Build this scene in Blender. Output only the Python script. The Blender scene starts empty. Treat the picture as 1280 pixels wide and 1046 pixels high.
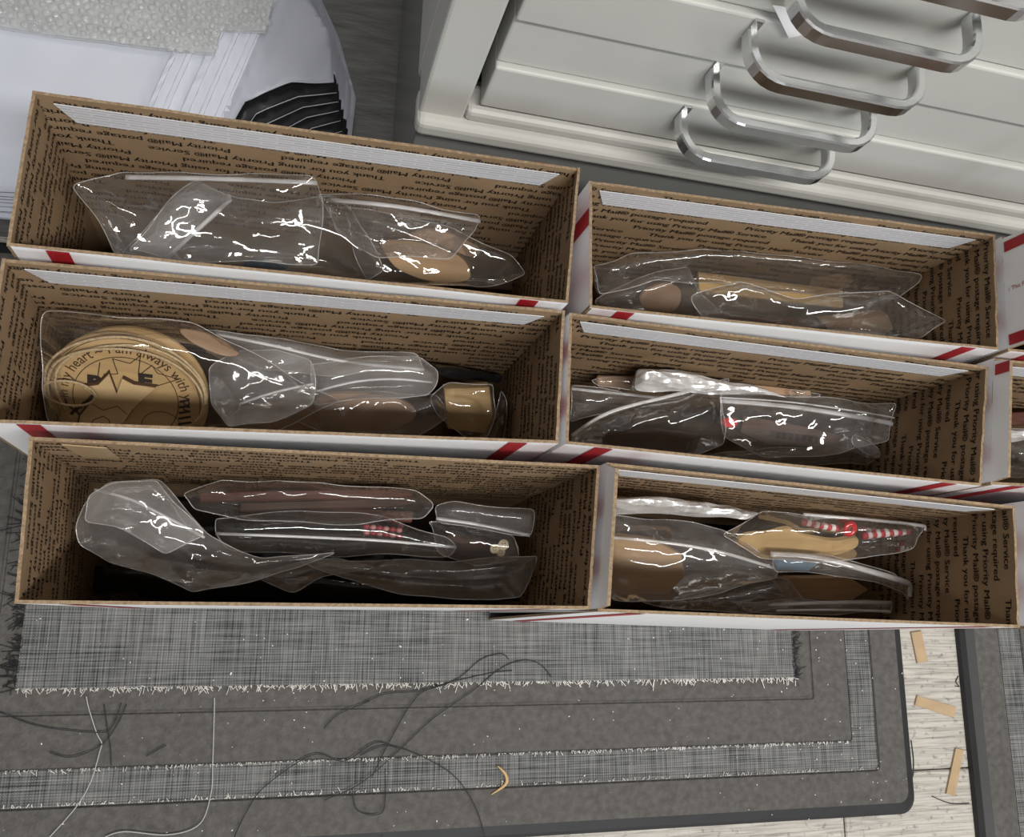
import bpy, bmesh, math, random
import numpy as np
from mathutils import Vector, Matrix, noise
from mathutils.geometry import delaunay_2d_cdt

SC = bpy.context.scene
C = bpy.context.collection
rnd = random.Random(7)

# ------------------------------------------------------------------ camera
FPX = 1106.0                      # focal length in pixels of the 1280 wide frame
HC = 0.865                        # camera height above the floor (m)
def _n(v): return v / np.linalg.norm(v)
_d = _n(np.array([335 - 640, 768 - 523, FPX]))
_x = np.array([4800 - 640, 790 - 523, FPX]); _x = _n(_x - _d * (_x @ _d))
_z = -_d
_y = np.cross(_z, _x)
RW = np.stack([_x, _y, _z])       # world = RW @ camera vector (x right, y down, z forward)
cam_d = bpy.data.cameras.new('camera')
cam_d.sensor_width = 36; cam_d.lens = FPX / 1280 * 36; cam_d.clip_start = 0.01
cam = bpy.data.objects.new('camera', cam_d); C.objects.link(cam)
_m = RW @ np.diag([1, -1, -1])
cam.matrix_world = Matrix.Translation((0, 0, HC)) @ Matrix(_m.tolist()).to_4x4()
SC.camera = cam

# ------------------------------------------------------------------ light
SC.view_settings.view_transform = 'Standard'
SC.view_settings.look = 'None'
SC.view_settings.gamma = 1
SC.view_settings.use_curve_mapping = False
SC.view_settings.exposure = 0.0
w = bpy.data.worlds.new('room_light'); SC.world = w; w.use_nodes = True
w.node_tree.nodes['Background'].inputs[0].default_value = (1.0, 0.97, 0.93, 1)
w.node_tree.nodes['Background'].inputs[1].default_value = 0.21
def tube_lamp(loc, lx, ly, power):
    l = bpy.data.lights.new('ceiling_tube_light', 'AREA'); l.shape = 'RECTANGLE'
    l.size = lx; l.size_y = ly; l.energy = power; l.color = (1.0, 0.965, 0.91)
    o = bpy.data.objects.new('ceiling_tube_light', l); C.objects.link(o); o.location = loc
    d = Vector((loc[0], 0.15, 0.2)) - Vector(loc)
    o.rotation_euler = d.to_track_quat('-Z', 'Y').to_euler()
    return o
tube_lamp((0.85, -0.74, 2.4), 2.4, 0.22, 66)
tube_lamp((0.1, 1.35, 2.4), 1.2, 0.12, 8)
wl_ = bpy.data.lights.new('window_daylight', 'AREA'); wl_.shape = 'RECTANGLE'; wl_.size = 1.1; wl_.size_y = .9; wl_.energy = 28; wl_.color = (.86, .93, 1.0)
wo_ = bpy.data.objects.new('window_daylight', wl_); C.objects.link(wo_); wo_.location = (.6, -2.6, 1.75)
wo_.rotation_euler = (math.radians(78), 0, math.radians(8))
try:
    SC.cycles.transparent_max_bounces = 40
    SC.cycles.max_bounces = 10
    SC.cycles.sample_clamp_indirect = 4
except Exception:
    pass

# ------------------------------------------------------------------ projection helpers (pixel of the photograph -> point at a real height)
def ray(px, py):
    return RW @ np.array([px - 640, py - 523, FPX])
def P(px, py, z):
    v = ray(px, py); t = (z - HC) / v[2]
    return np.array([v[0] * t, v[1] * t, z])
def PY(px, py, Y):
    v = ray(px, py); t = Y / v[1]
    return np.array([v[0] * t, Y, HC + v[2] * t])

# ------------------------------------------------------------------ materials
MATS = {}
def newmat(name):
    m = bpy.data.materials.new(name); m.use_nodes = True
    nt = m.node_tree; nt.nodes.clear()
    out = nt.nodes.new('ShaderNodeOutputMaterial')
    MATS[name] = m
    return m, nt, out
def N(nt, t, **kw):
    n = nt.nodes.new(t)
    for k, v in kw.items():
        if k in n.inputs: n.inputs[k].default_value = v
        else: setattr(n, k, v)
    return n
def L(nt, a, b): nt.links.new(a, b)
def simple(name, col, rough=0.6, metal=0.0, nscale=0, namt=0.0, bump=0.0, bscale=60, spec=0.5, stretch=(1, 1, 1), coat=0, trans=0):
    m, nt, out = newmat(name)
    p = N(nt, 'ShaderNodeBsdfPrincipled')
    p.inputs['Base Color'].default_value = (*col, 1); p.inputs['Roughness'].default_value = rough
    p.inputs['Metallic'].default_value = metal; p.inputs['Specular IOR Level'].default_value = spec
    p.inputs['Coat Weight'].default_value = coat
    L(nt, p.outputs[0], out.inputs[0])
    if namt or bump:
        tc = N(nt, 'ShaderNodeTexCoord'); mp = N(nt, 'ShaderNodeMapping'); mp.inputs['Scale'].default_value = stretch
        L(nt, tc.outputs['Object'], mp.inputs[0])
    if namt:
        nz = N(nt, 'ShaderNodeTexNoise'); nz.inputs['Scale'].default_value = nscale; nz.inputs['Detail'].default_value = 5
        L(nt, mp.outputs[0], nz.inputs['Vector'])
        rp = N(nt, 'ShaderNodeMapRange'); rp.inputs[1].default_value = .25; rp.inputs[2].default_value = .75
        rp.inputs[3].default_value = 1 - namt; rp.inputs[4].default_value = 1 + namt
        L(nt, nz.outputs[0], rp.inputs[0])
        mx = N(nt, 'ShaderNodeMix', data_type='RGBA', blend_type='MULTIPLY'); mx.inputs[0].default_value = 1
        mx.inputs[6].default_value = (*col, 1); L(nt, rp.outputs[0], mx.inputs[7]); L(nt, mx.outputs[2], p.inputs['Base Color'])
    if bump:
        nb = N(nt, 'ShaderNodeTexNoise'); nb.inputs['Scale'].default_value = bscale; nb.inputs['Detail'].default_value = 4
        L(nt, mp.outputs[0], nb.inputs['Vector'])
        b = N(nt, 'ShaderNodeBump'); b.inputs['Strength'].default_value = bump; b.inputs['Distance'].default_value = 0.002
        L(nt, nb.outputs[0], b.inputs['Height']); L(nt, b.outputs[0], p.inputs['Normal'])
    return m
def film(name, haze, hazecol=(.9, .9, .92), tint=(.97, .97, .97), rough=0.12, bump=0.15, bscale=60, gloss=1.0):
    """thin clear plastic: lets light through, a little milky, with a glossy skin"""
    m, nt, out = newmat(name)
    tr = N(nt, 'ShaderNodeBsdfTransparent'); tr.inputs[0].default_value = (*tint, 1)
    df = N(nt, 'ShaderNodeBsdfDiffuse'); df.inputs[0].default_value = (*hazecol, 1)
    tl = N(nt, 'ShaderNodeBsdfTranslucent'); tl.inputs[0].default_value = (*hazecol, 1)
    hz = N(nt, 'ShaderNodeMixShader'); hz.inputs[0].default_value = .4
    L(nt, df.outputs[0], hz.inputs[1]); L(nt, tl.outputs[0], hz.inputs[2])
    mx = N(nt, 'ShaderNodeMixShader')
    tc = N(nt, 'ShaderNodeTexCoord'); nz = N(nt, 'ShaderNodeTexNoise'); nz.inputs['Scale'].default_value = 22; nz.inputs['Detail'].default_value = 3
    L(nt, tc.outputs['Object'], nz.inputs['Vector'])
    rp = N(nt, 'ShaderNodeMapRange'); rp.inputs[1].default_value = .3; rp.inputs[2].default_value = .7
    rp.inputs[3].default_value = haze * .55; rp.inputs[4].default_value = haze * 1.45
    L(nt, nz.outputs[0], rp.inputs[0]); L(nt, rp.outputs[0], mx.inputs[0])
    L(nt, tr.outputs[0], mx.inputs[1]); L(nt, hz.outputs[0], mx.inputs[2])
    gl = N(nt, 'ShaderNodeBsdfGlossy'); gl.inputs[0].default_value = (1, 1, 1, 1); gl.inputs['Roughness'].default_value = rough
    fr = N(nt, 'ShaderNodeFresnel'); fr.inputs[0].default_value = 1.5
    ml = N(nt, 'ShaderNodeMath', operation='MULTIPLY'); ml.inputs[1].default_value = gloss
    mn = N(nt, 'ShaderNodeMath', operation='MINIMUM'); mn.inputs[1].default_value = .22
    L(nt, fr.outputs[0], mn.inputs[0]); L(nt, mn.outputs[0], ml.inputs[0])
    nb = N(nt, 'ShaderNodeTexNoise'); nb.inputs['Scale'].default_value = bscale; nb.inputs['Detail'].default_value = 2
    nb.inputs['Distortion'].default_value = 1.2
    L(nt, tc.outputs['Object'], nb.inputs['Vector'])
    b = N(nt, 'ShaderNodeBump'); b.inputs['Strength'].default_value = bump; b.inputs['Distance'].default_value = 0.004
    L(nt, nb.outputs[0], b.inputs['Height']); L(nt, b.outputs[0], gl.inputs['Normal'])
    m2 = N(nt, 'ShaderNodeMixShader'); L(nt, ml.outputs[0], m2.inputs[0]); L(nt, mx.outputs[0], m2.inputs[1]); L(nt, gl.outputs[0], m2.inputs[2])
    L(nt, m2.outputs[0], out.inputs[0])
    return m

simple('kraft', (.262, .178, .104), .85, nscale=35, namt=.10, bump=.12, bscale=300, spec=.2)
simple('kraft_edge', (.27, .195, .125), .9, nscale=400, namt=.35, bump=.5, bscale=700, spec=.1)
simple('white_card', (.82, .82, .83), .5, nscale=20, namt=.04, spec=.4)
simple('red_print', (.36, .012, .018), .5)
simple('ink', (.018, .013, .010), .7, spec=.2)
simple('burn', (.06, .03, .012), .9, spec=.1)
simple('wood_pale', (.50, .34, .16), .65, nscale=30, namt=.14, stretch=(1, 8, 1), spec=.3)
simple('wood_light', (.62, .45, .24), .6, nscale=30, namt=.10, stretch=(1, 8, 1), spec=.3)
simple('wood_tan', (.40, .26, .14), .65, nscale=30, namt=.14, stretch=(1, 9, 1), spec=.3)
simple('wood_peach', (.36, .235, .15), .65, nscale=30, namt=.1, stretch=(1, 9, 1), spec=.3)
simple('wood_brown', (.07, .036, .024), .55, nscale=40, namt=.35, stretch=(1, 10, 1), spec=.4)
simple('wood_mahogany', (.085, .03, .02), .5, nscale=40, namt=.35, stretch=(2, 14, 2), spec=.4)
simple('twine', (.55, .42, .25), .9, nscale=600, namt=.3, bump=.5, bscale=900)
simple('steel', (.74, .75, .76), .2, metal=1, nscale=60, namt=.06, stretch=(1, 20, 20))
simple('cabinet_paint', (.49, .49, .465), .38, nscale=9, namt=.05, bump=.04, bscale=120, spec=.5)
simple('cabinet_dark', (.03, .03, .03), .7)
simple('cabinet_base', (.20, .205, .20), .16, nscale=6, namt=.08, spec=.6)
simple('wall_paint', (.35, .35, .34), .8)
simple('dark_sheet', (.10, .10, .098), .4, nscale=20, namt=.5, stretch=(1, 6, 1), bump=.2, bscale=80)
simple('cardboard', (.40, .285, .17), .85, nscale=60, namt=.1)
simple('paper', (.78, .78, .80), .6)
simple('mat_rubber', (.085, .080, .075), .75, nscale=160, namt=.28, bump=.5, bscale=420, spec=.35)
simple('mat_edge', (.016, .0165, .018), .6, nscale=60, namt=.2)
simple('mat_groove', (.03, .03, .03), .9)
simple('thread_dark', (.018, .018, .02), .7)
simple('thread_light', (.42, .42, .42), .7)
simple('lint', (.68, .66, .62), .8)
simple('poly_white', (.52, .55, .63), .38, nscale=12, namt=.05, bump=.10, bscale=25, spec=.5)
simple('poly_shade_grey', (.36, .375, .44), .42, nscale=12, namt=.08, bump=.2, bscale=35, spec=.5)  # greyer mailer end: shading and the sheet's other side put into the colour
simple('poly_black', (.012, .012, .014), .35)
simple('black_plastic', (.012, .012, .013), .12, bump=.6, bscale=45, spec=.6)
simple('red_bead', (.55, .015, .02), .12, coat=1)
simple('red_cord', (.5, .04, .06), .6)
simple('white_cord', (.8, .72, .70), .7)
simple('bead_pink', (.52, .22, .22), .4)
simple('bead_red', (.33, .035, .05), .35)
simple('button_cream', (.62, .52, .36), .4)
simple('blue_cloth', (.10, .15, .20), .8, nscale=120, namt=.2)
simple('dark_item', (.035, .025, .02), .6, nscale=30, namt=.3)
simple('tape_clear', (.42, .30, .17), .25, spec=.6)
film('film_thin', .018, gloss=1.3, rough=.05, bump=.05)
film('film_clear', .036, gloss=1.9, rough=.05, bump=.08, bscale=70)
film('film_hazy', .085, gloss=1.9, rough=.075, bump=.10, bscale=70)
film('film_frost', .15, hazecol=(.85, .85, .87), gloss=1.5, rough=.12, bump=.08, bscale=50)
film('film_milk', .21, hazecol=(.90, .89, .90), gloss=1.6, rough=.10, bump=.08, bscale=50)
film('film_zip_glint', .55, hazecol=(.92, .92, .94), gloss=1.2, rough=.15, bump=.05)
film('film_edge', .30, hazecol=(.95, .95, .95), gloss=1.2, rough=.15, bump=0)
film('bubble_film', .42, hazecol=(.74, .76, .77), gloss=1.0, rough=.14, bump=.3, bscale=160)

def foil():
    m, nt, out = newmat('foil')
    p = N(nt, 'ShaderNodeBsdfPrincipled'); p.inputs['Base Color'].default_value = (.88, .88, .89, 1)
    p.inputs['Metallic'].default_value = .55; p.inputs['Roughness'].default_value = .30
    tc = N(nt, 'ShaderNodeTexCoord'); mp = N(nt, 'ShaderNodeMapping'); mp.inputs['Scale'].default_value = (.5, 3, 1)
    v = N(nt, 'ShaderNodeTexVoronoi'); v.inputs['Scale'].default_value = 90
    L(nt, tc.outputs['Object'], mp.inputs[0]); L(nt, mp.outputs[0], v.inputs['Vector'])
    b = N(nt, 'ShaderNodeBump'); b.inputs['Strength'].default_value = .7; b.inputs['Distance'].default_value = .003
    L(nt, v.outputs['Distance'], b.inputs['Height']); L(nt, b.outputs[0], p.inputs['Normal']); L(nt, p.outputs[0], out.inputs[0])
foil()
def liner():
    """peel-off liner: white paper with rows of tiny grey print"""
    m, nt, out = newmat('liner')
    p = N(nt, 'ShaderNodeBsdfPrincipled'); p.inputs['Roughness'].default_value = .45
    tc = N(nt, 'ShaderNodeTexCoord'); br = N(nt, 'ShaderNodeTexBrick')
    br.inputs['Color1'].default_value = (.44, .44, .46, 1); br.inputs['Color2'].default_value = (.54, .54, .56, 1)
    br.inputs['Mortar'].default_value = (.62, .62, .64, 1)
    br.inputs['Scale'].default_value = 1; br.inputs['Brick Width'].default_value = .021; br.inputs['Row Height'].default_value = .0031
    br.inputs['Mortar Size'].default_value = .0010; br.inputs['Mortar Smooth'].default_value = .3
    L(nt, tc.outputs['UV'], br.inputs['Vector']); L(nt, br.outputs[0], p.inputs['Base Color']); L(nt, p.outputs[0], out.inputs[0])
liner()
def weave():
    m, nt, out = newmat('woven')
    p = N(nt, 'ShaderNodeBsdfPrincipled'); p.inputs['Roughness'].default_value = .85
    tc = N(nt, 'ShaderNodeTexCoord')
    def wv(direction, scale, dist):
        n = N(nt, 'ShaderNodeTexWave', wave_type='BANDS', bands_direction=direction)
        n.inputs['Scale'].default_value = scale; n.inputs['Distortion'].default_value = dist; n.inputs['Detail'].default_value = 2
        n.inputs['Detail Scale'].default_value = 3
        L(nt, tc.outputs['Object'], n.inputs['Vector']); return n
    def streak(sx, sy, sc):
        mp = N(nt, 'ShaderNodeMapping'); mp.inputs['Scale'].default_value = (sx, sy, 1); L(nt, tc.outputs['Object'], mp.inputs[0])
        n = N(nt, 'ShaderNodeTexNoise'); n.inputs['Scale'].default_value = sc; n.inputs['Detail'].default_value = 4
        L(nt, mp.outputs[0], n.inputs['Vector']); return n
    a = wv('X', 140, .6); b = wv('Y', 140, .6)
    s1 = streak(60, 2, 9); s2 = streak(2, 60, 9); big = streak(1, 1, 8)
    def math_(op, x, y):
        n = N(nt, 'ShaderNodeMath', operation=op)
        for i, q in enumerate((x, y)):
            if isinstance(q, (int, float)): n.inputs[i].default_value = q
            else: L(nt, q, n.inputs[i])
        return n.outputs[0]
    t = math_('MULTIPLY', a.outputs['Fac'], b.outputs['Fac'])
    s = math_('ADD', math_('MULTIPLY', s1.outputs[0], .9), math_('MULTIPLY', s2.outputs[0], .9))
    k = math_('ADD', math_('ADD', math_('MULTIPLY', t, .40), math_('SUBTRACT', s, .62)), math_('MULTIPLY', math_('SUBTRACT', big.outputs[0], .5), .35))
    r = N(nt, 'ShaderNodeValToRGB'); e = r.color_ramp.elements
    e[0].position = .05; e[0].color = (.018, .020, .022, 1); e[1].position = .85; e[1].color = (.265, .265, .258, 1)
    L(nt, k, r.inputs[0]); L(nt, r.outputs[0], p.inputs['Base Color'])
    bp = N(nt, 'ShaderNodeBump'); bp.inputs['Strength'].default_value = .6; bp.inputs['Distance'].default_value = .001
    L(nt, k, bp.inputs['Height']); L(nt, bp.outputs[0], p.inputs['Normal']); L(nt, p.outputs[0], out.inputs[0])
weave()
def floorwood():
    m, nt, out = newmat('floor_wood')
    p = N(nt, 'ShaderNodeBsdfPrincipled'); p.inputs['Roughness'].default_value = .55
    tc = N(nt, 'ShaderNodeTexCoord'); oi = N(nt, 'ShaderNodeObjectInfo')
    ad = N(nt, 'ShaderNodeVectorMath', operation='ADD'); L(nt, tc.outputs['Object'], ad.inputs[0]); L(nt, oi.outputs['Random'], ad.inputs[1])
    mp = N(nt, 'ShaderNodeMapping'); mp.inputs['Scale'].default_value = (3, 80, 1); L(nt, ad.outputs[0], mp.inputs[0])
    n = N(nt, 'ShaderNodeTexNoise'); n.inputs['Scale'].default_value = 5; n.inputs['Detail'].default_value = 9; n.inputs['Distortion'].default_value = .7
    n.inputs['Roughness'].default_value = .65
    L(nt, mp.outputs[0], n.inputs['Vector'])
    r = N(nt, 'ShaderNodeValToRGB'); e = r.color_ramp.elements
    e[0].position = .30; e[0].color = (.17, .155, .135, 1); e[1].position = .57; e[1].color = (.47, .445, .40, 1)
    L(nt, n.outputs[0], r.inputs[0])
    sp = N(nt, 'ShaderNodeTexNoise'); sp.inputs['Scale'].default_value = 130; sp.inputs['Detail'].default_value = 3; L(nt, tc.outputs['Object'], sp.inputs['Vector'])
    sr = N(nt, 'ShaderNodeMapRange'); sr.inputs[1].default_value = .30; sr.inputs[2].default_value = .42; sr.inputs[3].default_value = .55; sr.inputs[4].default_value = 1
    L(nt, sp.outputs[0], sr.inputs[0])
    mx = N(nt, 'ShaderNodeMix', data_type='RGBA', blend_type='MULTIPLY'); mx.inputs[0].default_value = 1
    L(nt, r.outputs[0], mx.inputs[6]); L(nt, sr.outputs[0], mx.inputs[7]); L(nt, mx.outputs[2], p.inputs['Base Color'])
    L(nt, p.outputs[0], out.inputs[0])
floorwood()

# ------------------------------------------------------------------ object helpers
ORG = {}
def tag(o, label=None, cat=None, group=None, kind=None):
    if label: o['label'] = label
    if cat: o['category'] = cat
    if group: o['group'] = group
    if kind: o['kind'] = kind
    return o
def thing(name, loc, label=None, cat=None, group=None, kind=None):
    o = bpy.data.objects.new(name, None); C.objects.link(o); o.location = loc; o.empty_display_size = .02
    ORG[o] = np.array(loc, float)
    return tag(o, label, cat, group, kind)
def mk(name, V, F, mat, parent=None, smooth=False, label=None, cat=None, group=None, kind=None, midx=None, uv=None):
    """V in world coordinates; origin at the parent's origin or, for a thing of its own, at its base"""
    V = np.asarray(V, float)
    if parent is not None: org = ORG[parent]
    else: org = np.array([(V[:, 0].min() + V[:, 0].max()) / 2, (V[:, 1].min() + V[:, 1].max()) / 2, V[:, 2].min()])
    me = bpy.data.meshes.new(name); me.from_pydata((V - org).tolist(), [], [list(map(int, f)) for f in F])
    for m in (mat if isinstance(mat, (list, tuple)) else [mat]): me.materials.append(MATS[m])
    if midx is not None: me.polygons.foreach_set('material_index', np.asarray(midx, np.int32))
    if smooth: me.polygons.foreach_set('use_smooth', np.ones(len(me.polygons), bool))
    if uv is not None:
        ul = me.uv_layers.new(name='UVMap')
        for lp in me.loops: ul.data[lp.index].uv = uv[lp.vertex_index]
    me.update()
    o = bpy.data.objects.new(name, me); C.objects.link(o)
    ORG[o] = org
    if parent is not None: o.parent = parent
    else: o.location = org
    return tag(o, label, cat, group, kind)
def box_geo(x0, x1, y0, y1, z0, z1, bev=0.0, seg=2):
    bm = bmesh.new(); bmesh.ops.create_cube(bm, size=1)
    for v in bm.verts:
        v.co = Vector(((x0 + x1) / 2 + v.co.x * (x1 - x0), (y0 + y1) / 2 + v.co.y * (y1 - y0), (z0 + z1) / 2 + v.co.z * (z1 - z0)))
    if bev: bmesh.ops.bevel(bm, geom=bm.edges[:], offset=bev, segments=seg, profile=.5, affect='EDGES')
    V = np.array([v.co[:] for v in bm.verts]); bm.verts.index_update()
    F = [[v.index for v in f.verts] for f in bm.faces]; bm.free(); return V, F
def tube_geo(pts, r, n=6, closed=False, flat=1.0):
    pts = np.asarray(pts, float); m = len(pts); V = []; F = []
    up = np.array([0, 0, 1.])
    for i in range(m):
        a = pts[(i - 1) % m] if (closed or i > 0) else pts[i]; b = pts[(i + 1) % m] if (closed or i < m - 1) else pts[i]
        t = b - a; t = t / (np.linalg.norm(t) + 1e-12)
        s = np.cross(t, up)
        if np.linalg.norm(s) < 1e-3: s = np.cross(t, [1, 0, 0])
        s /= np.linalg.norm(s); q = np.cross(s, t)
        rr = r[i] if hasattr(r, '__len__') else r
        for k in range(n):
            c = 2 * math.pi * k / n
            V.append(pts[i] + rr * (math.cos(c) * s + math.sin(c) * q * flat))
    for i in range(m if closed else m - 1):
        for k in range(n):
            j = (i + 1) % m
            F.append([i * n + k, i * n + (k + 1) % n, j * n + (k + 1) % n, j * n + k])
    if not closed:
        F.append(list(range(n))[::-1]); F.append([(m - 1) * n + k for k in range(n)])
    return np.array(V), F
def spline(pts, per=8, closed=False):
    pts = [np.asarray(p, float) for p in pts]; out = []; m = len(pts)
    for i in range(m if closed else m - 1):
        g = lambda k: pts[k % m] if closed else pts[min(max(k, 0), m - 1)]
        a, b, c, d = g(i - 1), g(i), g(i + 1), g(i + 2)
        for k in range(per):
            t = k / per
            out.append(.5 * ((2 * b) + (-a + c) * t + (2 * a - 5 * b + 4 * c - d) * t * t + (-a + 3 * b - 3 * c + d) * t ** 3))
    if not closed: out.append(pts[-1])
    return out
def join(parts):
    V = []; F = []; n = 0
    for v, f in parts:
        V.append(np.asarray(v)); F += [[i + n for i in q] for q in f]; n += len(v)
    return np.concatenate(V), F
def prism(top, thick, down=None):
    """plate whose face is the loop of points top, thickened along down"""
    top = np.asarray(top, float); n = len(top)
    nrm = np.zeros(3)
    for i in range(n): nrm += np.cross(top[i], top[(i + 1) % n])
    nrm /= np.linalg.norm(nrm)
    if nrm[2] < 0: top = top[::-1]; nrm = -nrm
    d = -nrm * thick if down is None else np.asarray(down) * thick
    # flatten to the mean plane so the caps stay planar
    c = top.mean(0); top = top - np.outer((top - c) @ nrm, nrm)
    ch = min(.0005, thick * .3)
    inn = top + (c - top) / np.maximum(np.linalg.norm(c - top, axis=1), 1e-6)[:, None] * ch
    V = np.concatenate([inn, top - nrm * ch, top + d]); F = [list(range(n)), list(range(2 * n, 3 * n))[::-1]]
    for r in range(2):
        for i in range(n):
            j = (i + 1) % n; F.append([r * n + j, r * n + i, (r + 1) * n + i, (r + 1) * n + j][::-1])
    return V, F
_tc = {}
def text_geo(body, size, xs=1.0, bold=0.0, align='LEFT', res=2):
    key = (body, size, xs, bold, align, res)
    if key in _tc: return _tc[key]
    cu = bpy.data.curves.new('lettering', 'FONT'); cu.body = body; cu.size = 1.0; cu.offset = bold / size; cu.resolution_u = res
    cu.align_x = align
    o = bpy.data.objects.new('lettering', cu); C.objects.link(o)
    bpy.context.view_layer.update()
    ev = o.evaluated_get(bpy.context.evaluated_depsgraph_get()); me = ev.to_mesh()
    V = np.array([v.co[:] for v in me.vertices]); F = [list(p.vertices) for p in me.polygons]
    ev.to_mesh_clear(); bpy.data.objects.remove(o); bpy.data.curves.remove(cu)
    V *= size; V[:, 0] *= xs
    _tc[key] = (V, F); return V, F

# ================================================================== floor
FL = thing('floor', (0, 0, 0), kind='structure')
sub, sf = box_geo(-1.4, 1.9, -.9, 1.5, -.03, -.0085)
mk('subfloor', sub, sf, 'dark_item', FL)
PW, PL = .152, 1.22
V, F = box_geo(-PL / 2, PL / 2, -PW / 2, PW / 2, -.008, 0, .0012, 1)
me0 = None
for r in range(16):
    for k in range(4):
        x = -1.9 + k * (PL + .0015) + (r * .47) % PL; y = -.88 + r * (PW + .0012) + .03
        if me0 is None:
            o = mk('plank', V, F, 'floor_wood', FL); me0 = o.data
        else:
            o = bpy.data.objects.new('plank', me0); C.objects.link(o); o.parent = FL
        o.location = (x, y, 0)

WB, WF = box_geo(-1.4, 1.9, 1.46, 1.5, 0, 2.5)
mk('wall_back', WB, WF, 'wall_paint', kind='structure')
V, F = box_geo(-.60, .60, .342, 1.1, 0, .004, .001, 1)  # thin dark grey sheet laid over the planks in this area
mk('floor_sheet', V, F, 'dark_sheet', label='thin dark grey sheet on the floor between mailers and cabinet', cat='board')
# ================================================================== mats
MT = .014
def rounded_rect(x0, x1, y0, y1, r, seg=6):
    pts = []
    for cx, cy, a0 in ((x1 - r, y1 - r, 0), (x0 + r, y1 - r, 90), (x0 + r, y0 + r, 180), (x1 - r, y0 + r, 270)):
        for k in range(seg + 1):
            a = math.radians(a0 + 90 * k / seg); pts.append((cx + r * math.cos(a), cy + r * math.sin(a)))
    return pts
def loft(loops):
    n = len(loops[0]); V = [p for l in loops for p in l]; F = []
    for i in range(len(loops) - 1):
        for k in range(n):
            j = (k + 1) % n; F.append([i * n + k, i * n + j, (i + 1) * n + j, (i + 1) * n + k])
    return np.array(V), F
def ring3(x0, x1, y0, y1, r, z): return [(a, b, z) for a, b in rounded_rect(x0, x1, y0, y1, max(r, .001))]
def make_mat(x0, x1, y0, y1, label, fray):
    t = thing('floor_mat', ((x0 + x1) / 2, (y0 + y1) / 2, 0), label, 'mat', 'grey anti-fatigue mats on the floor')
    def R(d, z, r): return ring3(x0 + d, x1 - d, y0 + d, y1 - d, r, z)
    d1, d2 = .047, .077         # outer and inner edge of the woven border strip
    dg, dc = .119, .141         # groove and edge of the woven middle
    loops = [R(0, 0, .018), R(.001, .006, .018), R(.005, .0105, .017), R(.014, MT, .012), R(d1 - .0012, MT, .006), R(d1, MT - .0022, .005),
             R(d2, MT - .0022, .003), R(d2 + .0012, MT, .003), R(dg, MT, .003), R(dg + .001, MT - .0016, .003), R(dg + .0028, MT - .0016, .003),
             R(dg + .0038, MT, .003), R(dc, MT, .002)]
    V, F = loft(loops); n = len(loops[0]); F.append([12 * n + k for k in range(n)]); F.append(list(range(n))[::-1])
    mi = [1 if i < 3 * n else 0 for i in range(len(F))]
    mk('rubber_base', V, F, ['mat_rubber', 'mat_edge'], t, midx=mi)
    a, b = R(d1 + .0006, MT - .0012, .005), R(d2 - .0006, MT - .0012, .003)
    V, F = loft([a, b]); mk('woven_border', V, F, 'woven', t)
    V, F = box_geo(x0 + dc, x1 - dc, y0 + dc, y1 - dc, MT - .0005, MT + .0016, .0006, 1); mk('woven_panel', V, F, 'woven', t)
    if fray:
        # frayed thread ends along the edges of the woven cloth
        def fibres(n, x_, y_, dirx, diry, z, ln, seed):
            r = random.Random(seed); out = []
            for _ in range(n):
                s = r.random(); X = x_[0] + s * (x_[1] - x_[0]); Y = y_[0] + s * (y_[1] - y_[0])
                l = ln * r.uniform(.4, 1.3); a = r.gauss(0, .5)
                dx, dy = dirx * math.cos(a) - diry * math.sin(a), dirx * math.sin(a) + diry * math.cos(a)
                p0 = np.array([X, Y, z]); p1 = p0 + np.array([dx, dy, 0]) * l * .5 + [0, 0, r.uniform(.0002, .0014)]
                p2 = p0 + np.array([dx + r.gauss(0, .4), dy + r.gauss(0, .4), 0]) * l + [0, 0, r.uniform(0, .0006)]
                out.append(tube_geo([p0, p1, p2], .00036, 3))
            return join(out)
        xa, xb = x0 + dc, x1 - dc
        V, F = fibres(620, (xa, xb), (y0 + dc + .001, y0 + dc + .001), 0, -1, MT + .0012, .0042, 1)
        mk('frayed_edge', V, F, 'lint', t, kind='stuff', label='pale frayed thread ends along the woven middle')
        V, F = fibres(260, (x1 - dc - .002, x1 - dc - .002), (y0 + dc, .1), 1, 0, MT + .0012, .009, 2)
        mk('frayed_side', V, F, 'thread_dark', t, kind='stuff', label='dark frayed thread ends at the side of the woven middle')
        V, F = fibres(300, (x0 + dc + .002, x0 + dc + .002), (y0 + dc, .15), -1, 0, MT + .0012, .012, 5)
        mk('frayed_side', V, F, 'thread_dark', t, kind='stuff', label='dark frayed thread ends at the side of the woven middle')
        V, F = fibres(420, (xa, x1 - d2), (y0 + d2, y0 + d2), 0, -1, MT - .0004, .0024, 3)
        mk('border_fray', V, F, 'lint', t, kind='stuff', label='pale thread ends along the woven border')
        V, F = fibres(240, (xa, x1 - d1), (y0 + d1 + .001, y0 + d1 + .001), 0, 1, MT - .0004, .0022, 4)
        mk('border_fray_outer', V, F, 'lint', t, kind='stuff', label='pale thread ends along the outer rim of the woven border')
    return t
make_mat(-.341, .676, -.203, .335, 'dark grey anti-fatigue mat with frayed woven middle under the six boxes', True)
make_mat(.752, 1.6, -.62, .30, 'dark grey anti-fatigue mat across the strip of bare plank floor', False)

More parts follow.
